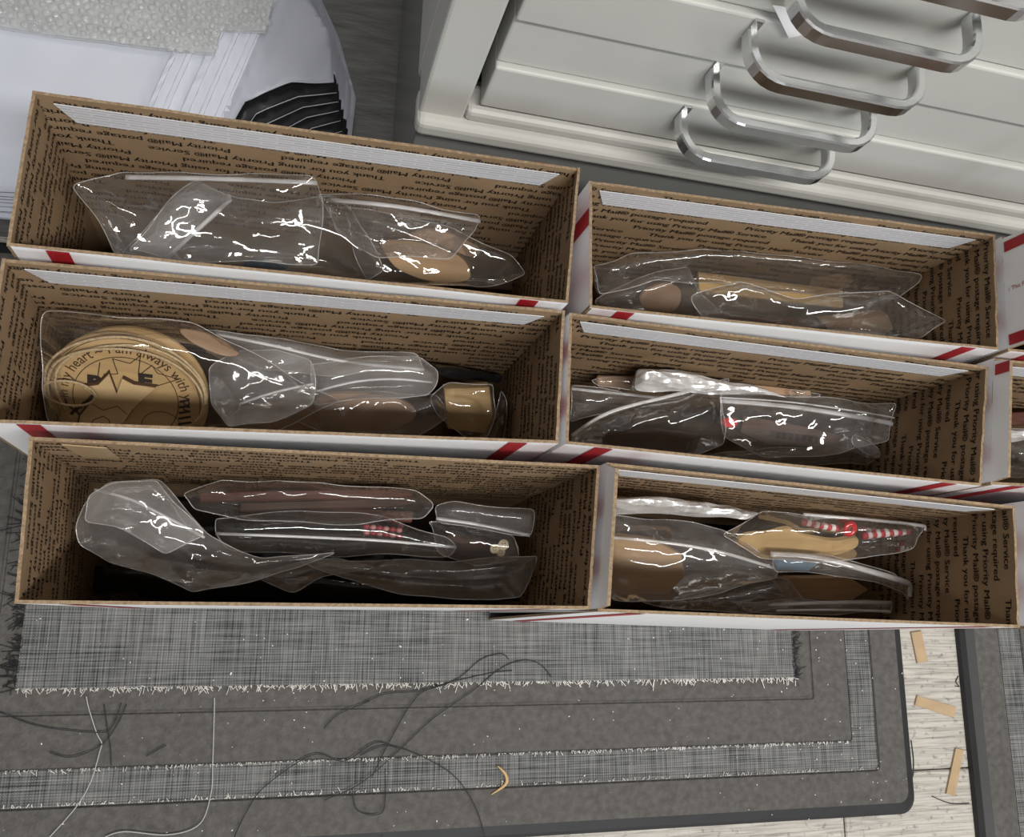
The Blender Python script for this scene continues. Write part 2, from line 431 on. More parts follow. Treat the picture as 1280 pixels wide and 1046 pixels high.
# ================================================================== mailing boxes
BZ0, BZ1 = MT + .0018, .314
ROW_A = 'Thank you for using Priority Mail\u00ae Service'
ROW_B = 'Priority Mail\u00ae postage required'
TH = .0020
class Box: pass
def printed_wall(a, b, n, length, depth, flip, phase):
    """rows of print in (s along a->b, d downwards); returns world verts/faces"""
    def heavy(g): return join([(g[0] + [o_, 0, 0], g[1]) for o_ in (-.00016, .00016)])
    ga = heavy(text_geo(ROW_A, .0080, 1.18, 0, res=2)); gb = heavy(text_geo(ROW_B, .0080, 1.18, 0, res=2))
    ex = (b - a) / np.linalg.norm(b - a); parts = []
    pitch = .0104; k = 0; d = .0075
    while d < depth:
        V, F = (ga, gb)[k % 2]; wl = V[:, 0].max(); step = wl + (.022, .034)[k % 2]
        s0 = ((k // 2) * .067 + (k % 2) * .02 + phase) % step - step
        while s0 < length:
            U = V.copy(); s = U[:, 0] + s0; up = U[:, 1] - .0022
            if flip: s = length - s; up = -up
            ok = (s > .0015) & (s < length - .0015)
            fs = [f for f in F if all(ok[i] for i in f)]
            if fs:
                used = sorted({i for f in fs for i in f}); mp = {u: q for q, u in enumerate(used)}
                W = np.zeros((len(used), 3)); W[:, :2] = a[:2] + np.outer(s[used], ex[:2]); W[:, 2] = BZ1 - d + up[used]
                W[:, :2] += n[:2] * .0004
                parts.append((W, [[mp[i] for i in f] for f in fs]))
            s0 += step
        d += pitch; k += 1
    return join(parts)
def make_box(px, label, flip, world=None, strip=True, lean=0.0, phase=0.0, flap=0.0, hide_left=False, flap_text=False, left_stripe=False, flap_stripe=(0, 1), group='white mailing boxes with printed kraft linings'):
    b = Box()
    c = [P(*q, BZ1) for q in px] if world is None else [np.array([*q, BZ1]) for q in world]
    cen = sum(c) / 4
    c = [q + (cen - q) / np.linalg.norm(cen - q) * .0012 for q in c]        # far-left, far-right, near-right, near-left
    for q in c: q[2] = BZ1
    b.c = c; b.t = t = thing('mailing_box', (cen[0], cen[1], BZ0), label, 'box', group)
    ex = ((c[1] - c[0]) + (c[2] - c[3])) / 2; ey = ((c[0] - c[3]) + (c[1] - c[2])) / 2
    b.o = c[3][:2]; b.ex = ex[:2]; b.ey = ey[:2]; b.M = np.linalg.inv(np.stack([ex[:2], ey[:2]], 1))
    b.lx = np.linalg.norm(ex); b.ly = np.linalg.norm(ey); b.yfar = (c[0][1] + c[1][1]) / 2 - TH
    names = ['wall_panel'] * 4
    for i, (p, q) in enumerate(((0, 1), (1, 2), (2, 3), (3, 0))):
        a, e = c[p].copy(), c[q].copy()
        d = e - a; ln = np.linalg.norm(d); d = d / ln
        n = np.array([-d[1], d[0], 0.]); n = n if n[:2] @ (cen - a)[:2] > 0 else -n
        nu, nv = 14, 5; V = []; F = []; mi = []
        r = random.Random(hash((round(a[0], 3), i)) % 999)
        jit = [r.uniform(-.0006, .0006) for _ in range(nu + 1)]
        for side in range(2):
            for u in range(nu + 1):
                for v in range(nv + 1):
                    s = u / nu; z = BZ1 + jit[u] - (BZ1 - BZ0) * v / nv
                    p_ = a + (e - a) * s + n * (TH * side); p_[2] = z
                    if i == 2 and lean: p_[1] -= lean * (v / nv)
                    V.append(p_)
        W = (nu + 1) * (nv + 1); ix = lambda s, u, v: s * W + u * (nv + 1) + v
        for u in range(nu):
            for v in range(nv):
                F.append([ix(0, u, v), ix(0, u, v + 1), ix(0, u + 1, v + 1), ix(0, u + 1, v)]); mi.append(1)
                F.append([ix(1, u, v), ix(1, u + 1, v), ix(1, u + 1, v + 1), ix(1, u, v + 1)]); mi.append(0)
            F.append([ix(0, u, 0), ix(0, u + 1, 0), ix(1, u + 1, 0), ix(1, u, 0)]); mi.append(2)
            F.append([ix(0, u, nv), ix(1, u, nv), ix(1, u + 1, nv), ix(0, u + 1, nv)]); mi.append(2)
        for u in (0, nu):
            for v in range(nv):
                F.append([ix(0, u, v), ix(1, u, v), ix(1, u, v + 1), ix(0, u, v + 1)]); mi.append(2)
        wl = mk('wall_panel', V, F, ['kraft', 'white_card', 'kraft_edge'], t, midx=mi)
        # red stripes down the outside
        for s0 in ((.021, .034), (ln - .034, ln - .021)):
            if i == 3 and (not left_stripe or s0[0] < ln / 2): continue
            qv = []
            for s in s0:
                for z in (BZ1 - .0005, BZ0 + .004):
                    g = a + d * s - n * .0004; g[2] = z
                    if i == 2 and lean: g[1] -= lean * (BZ1 - z) / (BZ1 - BZ0)
                    qv.append(g)
            mk('red_stripe', qv, [[0, 1, 3, 2]], 'red_print', wl)
        # print on the kraft lining
        if i != 2 and not (i == 3 and hide_left):
            a_in = a + n * TH; e_in = e + n * TH
            if i == 0: s_a, s_b = a_in, e_in
            elif i == 1: s_a, s_b = a_in, e_in
            else: s_a, s_b = a_in, e_in
            V, F = printed_wall(s_a, s_b, n, ln, .165, flip, phase + i * .05)
            mk('printed_text', V, F, 'ink', wl)
        if i == 0 and strip:
            s0, s1 = .026 / .35 * ln * .4, ln * .955
            zz = (BZ1 - .0075, BZ1 - .0275); pts = [(s0, zz[0]), (s1 + .003, zz[0]), (s1 - .006, zz[1]), (s0 + .010, zz[1])]
            V = []; UV = []
            for off in (.0005, .0011):
                for s, z in pts:
                    g = a + d * s + n * (TH + off); g[2] = z; V.append(g); UV.append((s, z))
            F = [[4, 5, 6, 7], [0, 3, 2, 1]] + [[k, (k + 1) % 4, 4 + (k + 1) % 4, 4 + k] for k in range(4)]
            mk('adhesive_liner', V, F, 'liner', t, uv=UV, label='white peel-off adhesive liner')
        if i == 3 and flap:
            V = []; F = []
            prof = [(.002, 0), (.004, flap), (ln - .006, flap), (ln - .002, 0)]
            for off in (0, .0024):
                for s, h in prof:
                    g = a + d * s + n * (off + h * .05); g[2] = BZ1 + h - .0002; V.append(g)
            F = [[0, 1, 2, 3], [7, 6, 5, 4]] + [[k, k + 4, (k + 1) % 4 + 4, (k + 1) % 4] for k in range(4)]
            fl = mk('end_flap', V, F, ['kraft', 'white_card', 'kraft_edge'], t, midx=[1, 0, 2, 2, 2, 2], label='white end flap standing upright')
            for s0 in [((.004, .013), (ln - .015, ln - .006))[z_] for z_ in flap_stripe]:
                qv = []
                for s in s0:
                    for h in (.002, flap - .0005):
                        g = a + d * s + n * (h * .05) - n * .0004; g[2] = BZ1 + h; qv.append(g)
                mk('red_stripe', qv, [[0, 1, 3, 2]], 'red_print', fl)
            if flap_text:
                V, F = text_geo('\u2039 This Flap First', .0050, 1, .0, res=2)
                tri = [(V[:, 0].max() + .003 + k * .004 + x, y, 0) for k in range(2) for x, y in ((0, 0), (0, .003), (.003, .0015))]
                V = np.concatenate([V, np.array(tri)]); n0 = len(V) - 6; F = F + [[n0, n0 + 1, n0 + 2], [n0 + 3, n0 + 4, n0 + 5]]
                W = np.zeros((len(V), 3))
                # reads along the flap's height
                W[:, :2] = a[:2] + np.outer(ln * .5 - V[:, 1] * -1, d[:2]); W[:, 2] = BZ1 + .004 + V[:, 0]
                W[:, :2] += n[:2] * ((V[:, 0] + .004) * .05 - .0004)[:, None]
                mk('flap_text', W, F, 'red_print', fl, label='small red lettering')
    V = []
    for z in (BZ0, BZ0 + TH):
        for q in c: g = q + (cen - q) * .012; g[2] = z; V.append(g)
    mk('bottom', V, [[3, 2, 1, 0], [4, 5, 6, 7]] + [[k, (k + 1) % 4, 4 + (k + 1) % 4, 4 + k] for k in range(4)], 'kraft', t)
    return b
def clampbox(b, V, m=.0075):
    V = np.array(V, float); uv = (V[:, :2] - b.o) @ b.M.T
    uv[:, 0] = np.clip(uv[:, 0], m / b.lx, 1 - m / b.lx); uv[:, 1] = np.clip(uv[:, 1], m / b.ly, 1 - m / b.ly)
    V[:, :2] = b.o + np.outer(uv[:, 0], b.ex) + np.outer(uv[:, 1], b.ey)
    return V
B1 = make_box([(38, 112), (727, 210), (712, 380), (5, 307)], 'open mailing box with upside-down lining print beside the white mailer bags', True)
B2 = make_box([(735, 225), (1245, 293), (1250, 438), (735, 385)], 'open mailing box of clear bags with a wooden block, below the drawer handles', False, left_stripe=True, phase=.06, hide_left=True)
B3 = make_box([(0, 322), (708, 388), (700, 555), (-35, 528)], 'open mailing box holding the round engraved wooden ornaments', True, phase=.03)
B4 = make_box([(710, 390), (1237, 458), (1228, 608), (705, 555)], 'open mailing box holding the silver foil packet', False, phase=.09, hide_left=True)
B5 = make_box([(34, 545), (752, 581), (740, 762), (15, 755)], 'open mailing box with no liner strip, holding mahogany sticks and a button bag', True, strip=False, phase=.12)
B6 = make_box([(757, 577), (1270, 632), (1276, 785), (745, 765)], 'open mailing box holding the bag with the red bead', False, lean=.007, flap=.014, flap_stripe=(), phase=.02, hide_left=True)
B7 = make_box(None, 'mailing box beside the foil packet box, with glossy strips inside', False, world=[(.541, .201), (.89, .196), (.885, .10), (.524, .099)], flap=.016, flap_stripe=(1,), phase=.05, hide_left=True)
B8 = make_box(None, 'mailing box with a tall white end flap lettered in red', False, world=[(.5635, .307), (.91, .305), (.905, .21), (.5555, .2075)], flap=.085, phase=.07, hide_left=True, flap_text=True)
B9 = make_box(None, 'mailing box past the red bead box, its short end flap upright', False, world=[(.553, .088), (.90, .085), (.895, -.008), (.546, -.008)], flap=.014, flap_stripe=(1,), phase=.1, hide_left=True)
# piece of clear brown tape in the corner of the box with the sticks
q = [P(75, 573, .309), P(132, 573, .305), P(147, 598, .268), P(100, 601, .268)]
q = [np.array([p[0], B5.yfar - .0012, p[2]]) for p in q]
mk('corner_tape', q + [p + [0, .0007, 0] for p in q], [[0, 1, 2, 3], [7, 6, 5, 4]] + [[k, k + 4, (k + 1) % 4 + 4, (k + 1) % 4] for k in range(4)], 'tape_clear', B5.t, label='strip of clear brown tape')

# ================================================================== plastic bags and what is in them
def W3(b, p):
    """(px, py, z) -> world; z may be 'f' / 'l' / 'r': where the line of sight meets that box wall"""
    px, py, z = p
    if z == 'f':
        q = PY(px, py, b.yfar - .004)
    elif z in ('l', 'r'):
        X = (min(b.c[0][0], b.c[3][0]) + max(b.c[0][0], b.c[3][0])) / 2 + .006 if z == 'l' else (b.c[1][0] + b.c[2][0]) / 2 - .006
        v = ray(px, py); t = X / v[0]; q = np.array([X, v[1] * t, HC + v[2] * t])
    else: q = P(px, py, z)
    q[2] = min(max(q[2], .03), .30)
    return q
def idw(q, pts, z, pw=3.0):
    d = np.linalg.norm(q[:, None, :] - pts[None], axis=2) + 1e-5
    w_ = d ** -pw; return (w_ * z).sum(1) / w_.sum(1)
BAGS = []
def facets(XY, spacing, amp, rng):
    """crumpled sheet: flat facets between random high and low points"""
    lo = XY.min(0) - spacing * 2; hi = XY.max(0) + spacing * 2
    pts = np.array([(x, y) for x in np.arange(lo[0], hi[0], spacing) for y in np.arange(lo[1], hi[1], spacing * .7)])
    pts += rng.uniform(-.42, .42, pts.shape) * [spacing, spacing * .7]
    rv, re, rf, *_ = delaunay_2d_cdt([Vector(p) for p in pts], [], [], 0, 1e-7)
    Q = np.array([v[:] for v in rv]); h = rng.normal(0, 1, len(Q)) * amp; out = np.zeros(len(XY))
    for t in rf:
        if len(t) != 3: continue
        a, b_, c_ = Q[t[0]], Q[t[1]], Q[t[2]]
        bb = np.maximum(np.maximum(a, b_), c_); aa = np.minimum(np.minimum(a, b_), c_)
        sel = np.where(((XY >= aa) & (XY <= bb)).all(1))[0]
        if not len(sel): continue
        M_ = np.array([b_ - a, c_ - a]).T
        det = M_[0, 0] * M_[1, 1] - M_[0, 1] * M_[1, 0]
        if abs(det) < 1e-12: continue
        l = (XY[sel] - a) @ np.linalg.inv(M_).T
        ok = (l[:, 0] >= -1e-6) & (l[:, 1] >= -1e-6) & (l.sum(1) <= 1 + 1e-6)
        i_ = sel[ok]; l = l[ok]
        out[i_] = h[t[0]] * (1 - l.sum(1)) + h[t[1]] * l[:, 0] + h[t[2]] * l[:, 1]
    return out
def bag(b, label, outline, mat='film_clear', bulge=.012, sag=.016, wr=1.0, seed=0, zips_glints=(), seam=True, name='plastic_bag', cat='bag', crease=None, cell=.0027, group='plastic bags in the mailing boxes', folds=(), level=.38, part_of=None, slope=.28):
    rr = random.Random(seed * 31 + 5); rng = np.random.default_rng(seed + 11)
    pts = [W3(b, p) for p in outline]
    if name in ('plastic_bag', 'foil_packet'):      # the filled bags lie nearly level
        zm = min(max(p[2] for p in pts), .245)
        lv = [zm - (zm - p[2]) * level if not isinstance(p[2], str) else None for p in outline]
        if slope is None: pts = [q if z_ is None else P(p[0], p[1], z_) for p, q, z_ in zip(outline, pts, lv)]
        else:
            fp = [q for p, q in zip(outline, pts) if isinstance(p[2], str)]
            if fp: Y0 = np.mean([q[1] for q in fp]); z0 = np.mean([q[2] for q in fp])
            else:
                cp = [P(p[0], p[1], z_) for p, z_ in zip(outline, lv)]; Y0 = np.mean([q[1] for q in cp]); z0 = np.mean([q[2] for q in cp])
            np_ = []
            for p, q in zip(outline, pts):
                if isinstance(p[2], str): np_.append(q); continue
                v = ray(p[0], p[1]); t_ = (z0 - slope * Y0 - HC) / (v[2] - slope * v[1]); np_.append(np.array([v[0] * t_, v[1] * t_, HC + v[2] * t_]))
            pts = np_
        sag = sag + .014
    pts = list(clampbox(b, pts))
    # boundary
    bd = []
    for i in range(len(pts)):
        a, e = pts[i], pts[(i + 1) % len(pts)]; k = max(1, int(np.linalg.norm((e - a)[:2]) / (cell * .9)))
        for j in range(k): bd.append(a + (e - a) * j / k)
    bd = np.array(bd)
    # uneven, slightly rounded outline
    ph = rng.uniform(0, 6, 4); kk = np.arange(len(bd))
    bd[:, 0] += .0009 * np.sin(kk / 3.1 + ph[0]) + .0008 * np.sin(kk / 7.3 + ph[1]); bd[:, 1] += .0009 * np.sin(kk / 4.3 + ph[2]) + .0008 * np.sin(kk / 8.7 + ph[3])
    for _ in range(2): bd = bd * .5 + (np.roll(bd, 1, 0) + np.roll(bd, -1, 0)) * .25
    x0, y0 = bd[:, :2].min(0); x1, y1 = bd[:, :2].max(0)
    gx = np.arange(x0, x1, cell); gy = np.arange(y0, y1, cell)
    G = np.array([(x + (j % 2) * cell / 2, y) for j, y in enumerate(gy) for x in gx]); G += rng.uniform(-.25, .25, G.shape) * cell
    nb = len(bd)
    inside = np.zeros(len(G), bool); X, Y = G[:, 0], G[:, 1]
    for i in range(nb):
        xa, ya = bd[i, :2]; xb, yb = bd[(i + 1) % nb, :2]
        cr = ((ya > Y) != (yb > Y)) & (X < (xb - xa) * (Y - ya) / (yb - ya + 1e-12) + xa); inside ^= cr
    G = G[inside]
    dmin = np.linalg.norm(G[:, None] - bd[None, :, :2], axis=2).min(1); G = G[dmin > cell * .55]
    allp = [Vector(p[:2]) for p in bd] + [Vector(p) for p in G]
    rv, re, rf, ov, oe, of = delaunay_2d_cdt(allp, [(i, (i + 1) % nb) for i in range(nb)], [], 1, 1e-6)
    XY = np.array([v[:] for v in rv]); n = len(XY)
    zb = idw(XY, bd[:, :2], bd[:, 2])
    d = np.linalg.norm(XY[:, None] - bd[None, :, :2], axis=2).min(1)
    isb = d < 1e-5
    dm = max(d.max(), 1e-4); f = np.sin(np.clip(d / min(dm, .03), 0, 1) * math.pi / 2) ** 1.2; f[isb] = 0
    # wrinkles: sharp creases at random directions, plus a crumpled field
    wv = np.zeros(n)
    ext = max(x1 - x0, y1 - y0)
    for _ in range(int((crease if crease is not None else 12) * 1.6)):
        c0 = XY[rng.integers(n)]; th = rng.normal(0, .55); dv = np.array([math.cos(th), math.sin(th)])
        rel = XY - c0; s = rel @ np.array([-dv[1], dv[0]]); l = rel @ dv
        s = s + .004 * np.sin(l / rng.uniform(.008, .02) + rng.uniform(0, 6))
        wd = rng.uniform(.0028, .010); am = rng.uniform(-.5, 1) * .0050 * (wd / .010) ** .6
        wv += am * np.maximum(0, 1 - np.abs(s) / wd) * np.exp(-(l / (rng.uniform(.12, .4) * ext)) ** 2)
    def fld(sc, off):
        return np.array([noise.noise(Vector((p[0] * sc, p[1] * sc * 1.5, off))) for p in XY])
    def rid(sc, off): return 1 - 2 * np.abs(fld(sc, off))
    wv += .0022 * rid(40, seed * 3.1) + .0032 * fld(20, seed * 1.7 + 9) + .0012 * rid(95, seed + 4.4)
    wv = wv * .8 + facets(XY, .022, .0024, rng) + facets(XY, .010, .0007, rng)
    fold = np.zeros(n)
    for pl, am, wd in folds:
        wd = wd * 1.5; am = am * 1.15
        wp = []
        for q in pl:
            zz = zb.mean()
            for _ in range(4):
                g = P(q[0], q[1], zz); i_ = np.argsort(((XY - g[:2]) ** 2).sum(1))[:4]; zz = (zb + bulge * f)[i_].mean()
            wp.append(P(q[0], q[1], zz)[:2])
        dist = np.full(n, 9.)
        for a, e in zip(wp[:-1], wp[1:]):
            t_ = np.clip(((XY - a) @ (e - a)) / ((e - a) @ (e - a) + 1e-12), 0, 1)
            dist = np.minimum(dist, np.linalg.norm(XY - (a + t_[:, None] * (e - a)), axis=1))
        fold = np.maximum(fold, am * np.exp(-(dist / wd) ** 2))
        wv = wv * (1 - .8 * np.exp(-(dist / (wd * 1.6)) ** 2))
    edge = np.clip(d / .006, 0, 1); edge[isb] = 0
    top = zb + bulge * f + wr * wv * (.25 + .75 * edge) + fold * (.3 + .7 * edge)
    bot = zb - sag * f + wr * .6 * np.roll(wv, 3) * edge
    bot = np.minimum(bot, top - .0008 * edge)
    top = np.minimum(top, BZ1 + .01)
    bot = np.maximum(bot, BZ0 + .006); top = np.maximum(top, bot)
    VT = np.column_stack([XY, top]); VB = np.column_stack([XY, bot])
    VT = clampbox(b, VT, .007); VB = clampbox(b, VB, .007)
    faces = [list(q) for q in rf]
    def ccw(q):
        a, e, g = XY[q[0]], XY[q[1]], XY[q[2]]
        return (e[0] - a[0]) * (g[1] - a[1]) - (e[1] - a[1]) * (g[0] - a[0]) > 0
    faces = [q if ccw(q) else q[::-1] for q in faces]
    remap = {}; extra = []
    for i in range(n):
        remap[i] = n + len(extra); extra.append(VB[i])
    V = np.concatenate([VT, np.array(extra)]) if extra else VT
    Fb = [[remap[i] for i in q[::-1]] for q in faces]
    Fb = [q for q, p in zip(Fb, faces) if not all(isb[i] for i in p)]
    o = mk(name if part_of is None else 'folded_end', V, faces + Fb, mat, part_of, smooth=True, label=label, cat=cat if part_of is None else None, group=group if part_of is None else None)
    if seam:
        bz = VT[[int(np.argmin(((XY - p[:2]) ** 2).sum(1))) for p in bd]]
        bz[:, 2] += .0002
        V, F = tube_geo(bz, .00036, 4, closed=True); mk('seam', V, F, 'film_edge', o, smooth=True)
    for zp in zips_glints:
        wd = zp[2] if len(zp) > 2 else .0016
        pl = spline([np.array([*q, 0.]) for q in zp[1]] if zp[0] == 'p' else zp[1], 10)
        lp = []
        for q in pl:
            zz = zb.mean()
            for _ in range(5):
                wp = P(q[0], q[1], zz); i = np.argsort(((VT[:, :2] - wp[:2]) ** 2).sum(1))[:4]; zz = VT[i, 2].mean()
            wp = P(q[0], q[1], zz); wp = clampbox(b, wp[None])[0]; wp[2] = zz + .0007; lp.append(wp)
        lp = np.array(lp)
        for _ in range(3): lp[1:-1] = lp[1:-1] * .5 + (lp[2:] + lp[:-2]) * .25
        V, F = tube_geo(lp, wd, 6, flat=.4); mk('zip_or_glint', V, F, 'film_zip_glint', o, smooth=True)  # mostly zips; on a few bags a highlight painted as a pale strip
    BAGS.append(o)
    return o
def piece(b, name, label, cat, loop, thick, mat, group=None, smoothloop=False, parent=None):
    pts = [W3(b, (p[0], p[1], p[2] + .020)) for p in loop]
    pts = list(clampbox(b, pts))
    if smoothloop: pts = list(clampbox(b, spline(pts, 5, closed=True)))
    V, F = prism(pts, thick); V = clampbox(b, V, .0045)
    return mk(name, V, F, mat, parent, label=label if parent is None else None, cat=cat if parent is None else None, group=group)
def stick(b, name, label, cat, p0, p1, wd, ht, mat, group=None):
    """square-sawn stick from p0 to p1"""
    a, e = W3(b, (p0[0], p0[1], p0[2] + .008)), W3(b, (p1[0], p1[1], p1[2] + .008)); t = e - a; ln = np.linalg.norm(t); t /= ln
    s = np.cross(t, [0, 0, 1]); s /= np.linalg.norm(s); u = np.cross(s, t)
    V, F = box_geo(0, ln, -wd / 2, wd / 2, -ht / 2, ht / 2, min(wd, ht) * .15, 1)
    V = a + np.outer(V[:, 0], t) + np.outer(V[:, 1], s) + np.outer(V[:, 2], u); V = clampbox(b, V, .0045)
    return mk(name, V, F, mat, label=label, cat=cat, group=group)
def filler(b, u0, u1, v0, v1, ztop, mat, label, seed, cat='bag'):
    """packed bag standing on the box bottom, under the bags on top"""
    pts = []
    for u, v in ((u0, v0), (u1, v0), (u1, v1), (u0, v1)):
        q = b.o + b.ex * u + b.ey * v; pts.append(np.array([*q, ztop]))
    nx, ny = 46, 14; V = []; F = []
    for lay in range(2):
        for j in range(ny + 1):
            for i in range(nx + 1):
                s, t = i / nx, j / ny
                q = pts[0] * (1 - s) * (1 - t) + pts[1] * s * (1 - t) + pts[2] * s * t + pts[3] * (1 - s) * t
                e = min(s, 1 - s) * 7; g = min(t, 1 - t) * 3; k = min(1, e) * min(1, g)
                z = ztop - .025 * (1 - k) ** 2 + .006 * noise.noise(Vector((q[0] * 30, q[1] * 45, seed))) + .004 * (1 - 2 * abs(noise.noise(Vector((q[0] * 25, q[1] * 90, seed + 5)))))
                if lay: z = BZ0 + TH + .0005
                V.append((q[0], q[1], z))
    W = (nx + 1) * (ny + 1)
    for j in range(ny):
        for i in range(nx):
            a = j * (nx + 1) + i
            F.append([a, a + 1, a + nx + 2, a + nx + 1]); F.append([W + a, W + a + nx + 1, W + a + nx + 2, W + a + 1])
    rim = [i for i in range(nx + 1)] + [j * (nx + 1) + nx for j in range(1, ny + 1)] + [ny * (nx + 1) + i for i in range(nx - 1, -1, -1)] + [j * (nx + 1) for j in range(ny - 1, 0, -1)]
    for k in range(len(rim)):
        a, e = rim[k], rim[(k + 1) % len(rim)]; F.append([a, W + a, W + e, e])
    V = clampbox(b, V, .005)
    return mk('packed_bag', V, F, mat, smooth=True, label=label, cat=cat)
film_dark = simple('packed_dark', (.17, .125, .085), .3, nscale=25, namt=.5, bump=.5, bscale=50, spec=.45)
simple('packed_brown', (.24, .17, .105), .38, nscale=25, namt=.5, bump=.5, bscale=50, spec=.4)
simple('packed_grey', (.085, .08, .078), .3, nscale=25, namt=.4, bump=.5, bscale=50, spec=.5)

# ---- box 1
filler(B1, .16, .97, .10, .93, .135, 'packed_dark', 'dark packed bag at the bottom of the box beside the mailers', 1)
bag(B1, 'flat clear zip bag lying against the lining under the frosted bag top', [(80, 233, 'l'), (155, 213, 'f'), (395, 218, 'f'), (404, 250, .205), (400, 330, .165), (150, 326, .15), (118, 272, .17)], 'film_clear', .004, .010, .6, 1,
    zips_glints=[('p', [(157, 222), (275, 224), (396, 229)], .0020)])
bag(B1, 'shiny crumpled clear bag with a frosted zip end', [(155, 316, .185), (198, 268, .215), (243, 222, .232), (300, 250, .222), (345, 254, .218), (415, 236, .225), (440, 262, .212), (462, 296, .20), (482, 340, .185), (455, 356, .175), (330, 342, .175), (205, 328, .175)], 'film_clear', .018, .02, .9, 2,
    zips_glints=[('p', [(288, 250), (248, 286), (207, 325)], .0016)], crease=18, folds=[([(300, 302), (345, 288), (400, 302), (445, 332)], .009, .009), ([(330, 318), (380, 322), (430, 345)], .006, .006), ([(310, 262), (360, 268), (420, 262)], .005, .005), ([(395, 250), (402, 290)], .004, .003)], slope=0.40)
bag(B1, 'frosted folded bag end with a zip line in the box beside the mailers', [(160, 312, .20), (200, 268, .225), (243, 224, .240), (292, 249, .232), (250, 285, .222), (207, 324, .196)], 'film_frost', .006, .004, .5, 3, part_of=BAGS[-1])
piece(B1, 'cloth_piece', 'blue-grey cloth corner under the shiny bag', 'cloth', [(285, 345, .165), (318, 322, .175), (345, 328, .172), (385, 348, .165), (370, 356, .16), (300, 352, .16)], .004, 'blue_cloth')
piece(B1, 'wooden_plate', 'tan wooden plate with rounded end inside the pointed bag', 'wood piece', [(480, 302, .190), (520, 302, .190), (566, 316, .187), (585, 332, .180), (584, 350, .172), (540, 352, .172), (500, 338, .178), (482, 318, .185)], .004, 'wood_tan', smoothloop=True)
piece(B1, 'wooden_plate', 'peach wooden plate leaning behind the tan one', 'wood piece', [(512, 296, .196), (532, 288, .202), (570, 296, .20), (600, 312, .19), (588, 322, .186), (550, 306, .192)], .003, 'wood_peach', smoothloop=True)
stick(B1, 'wooden_stick', 'brown stick end low in the box beside the mailers', 'stick', (560, 352, .16), (640, 358, .16), .010, .006, 'wood_brown')
bag(B1, 'clear bag with a straight zip lying on the wall of the mailer-side box', [(398, 242, 'f'), (450, 240, 'f'), (520, 250, 'f'), (600, 268, 'f'), (594, 290, .205), (560, 325, .185), (470, 320, .19), (420, 290, .205)], 'film_clear', .006, .01, .9, 4,
    zips_glints=[('p', [(410, 250), (500, 259), (600, 277)], .0019)])
bag(B1, 'pointed clear bag over the tan wooden plate', [(430, 262, .228), (490, 266, .222), (560, 284, .215), (640, 322, .20), (684, 347, .19), (600, 358, .172), (530, 356, .17), (460, 354, .175), (440, 310, .20)], 'film_clear', .010, .022, 1.1, 5, crease=16, folds=[([(440, 272), (490, 285), (560, 322)], .005, .004), ([(450, 300), (520, 340)], .004, .003), ([(500, 272), (580, 298), (660, 340)], .004, .004)], slope=0.38)

# ---- box 2
filler(B2, .03, .86, .12, .93, .125, 'packed_brown', 'brown packed bag at the bottom of the box below the handles', 2)
stick(B2, 'wooden_board', 'long yellow-tan board inside the long glossy bag', 'wood piece', (872, 352, .185), (1052, 374, .180), .018, .004, 'wood_pale')
piece(B2, 'wooden_block', 'tan wooden block at the end of the front bag', 'wood piece', [(1028, 404, .180), (1110, 394, .186), (1122, 412, .176), (1095, 424, .168), (1045, 420, .17)], .012, 'wood_tan')
piece(B2, 'wooden_plate', 'pale wood cut-out in the crumpled left bag below the handles', 'wood piece', [(800, 372, .18), (826, 355, .19), (850, 362, .188), (846, 386, .175), (815, 394, .168)], .003, 'wood_peach', smoothloop=True)
stick(B2, 'wooden_stick', 'reddish brown stick under the middle bag below the handles', 'stick', (868, 398, .168), (1010, 404, .168), .009, .006, 'wood_mahogany')
stick(B2, 'wooden_stick', 'small brown stick at the end of the crumpled left bag below the handles', 'stick', (748, 372, .17), (790, 362, .178), .010, .006, 'wood_brown')
bag(B2, 'long glossy clear bag rolled along the lining below the handles', [(740, 334, .205), (790, 316, 'f'), (870, 311, 'f'), (960, 317, 'f'), (1070, 330, 'f'), (1168, 336, .225), (1162, 356, .212), (1120, 372, .20), (1050, 372, .195), (900, 356, .195), (820, 350, .20), (750, 368, .19)], 'film_clear', .009, .016, .6, 6, crease=20, folds=[([(745, 348), (800, 330), (880, 325), (960, 327), (1060, 335), (1140, 342)], .009, .006), ([(850, 318), (870, 335)], .004, .003), ([(950, 320), (960, 340), (975, 322)], .004, .003)], slope=0.44)
bag(B2, 'crumpled clear bag corner with a pale wood cut-out', [(742, 378, .18), (795, 348, .195), (857, 332, .212), (876, 365, .20), (895, 392, .185), (850, 402, .17), (760, 388, .17)], 'film_hazy', .016, .02, 1.7, 7, crease=18, folds=[([(800, 380), (830, 358), (857, 340)], .006, .004), ([(857, 338), (872, 380)], .006, .003)], slope=0.38)
bag(B2, 'crinkled clear bag over the wooden block', [(862, 372, .19), (920, 352, .205), (990, 372, .20), (1108, 364, .215), (1150, 384, .205), (1182, 400, 'r'), (1150, 424, .17), (1080, 424, .168), (980, 412, .17), (880, 402, .17)], 'film_clear', .009, .02, .75, 8, crease=22, folds=[([(975, 412), (1010, 404), (1060, 396), (1108, 374)], .008, .005), ([(1106, 372), (1130, 402)], .006, .004), ([(885, 368), (915, 358), (950, 368)], .006, .004), ([(900, 385), (960, 392), (1000, 388)], .004, .004)], slope=0.42)

# ---- box 3
filler(B3, .30, .90, .10, .92, .130, 'packed_brown', 'brown packed bag at the bottom of the ornament box', 3)
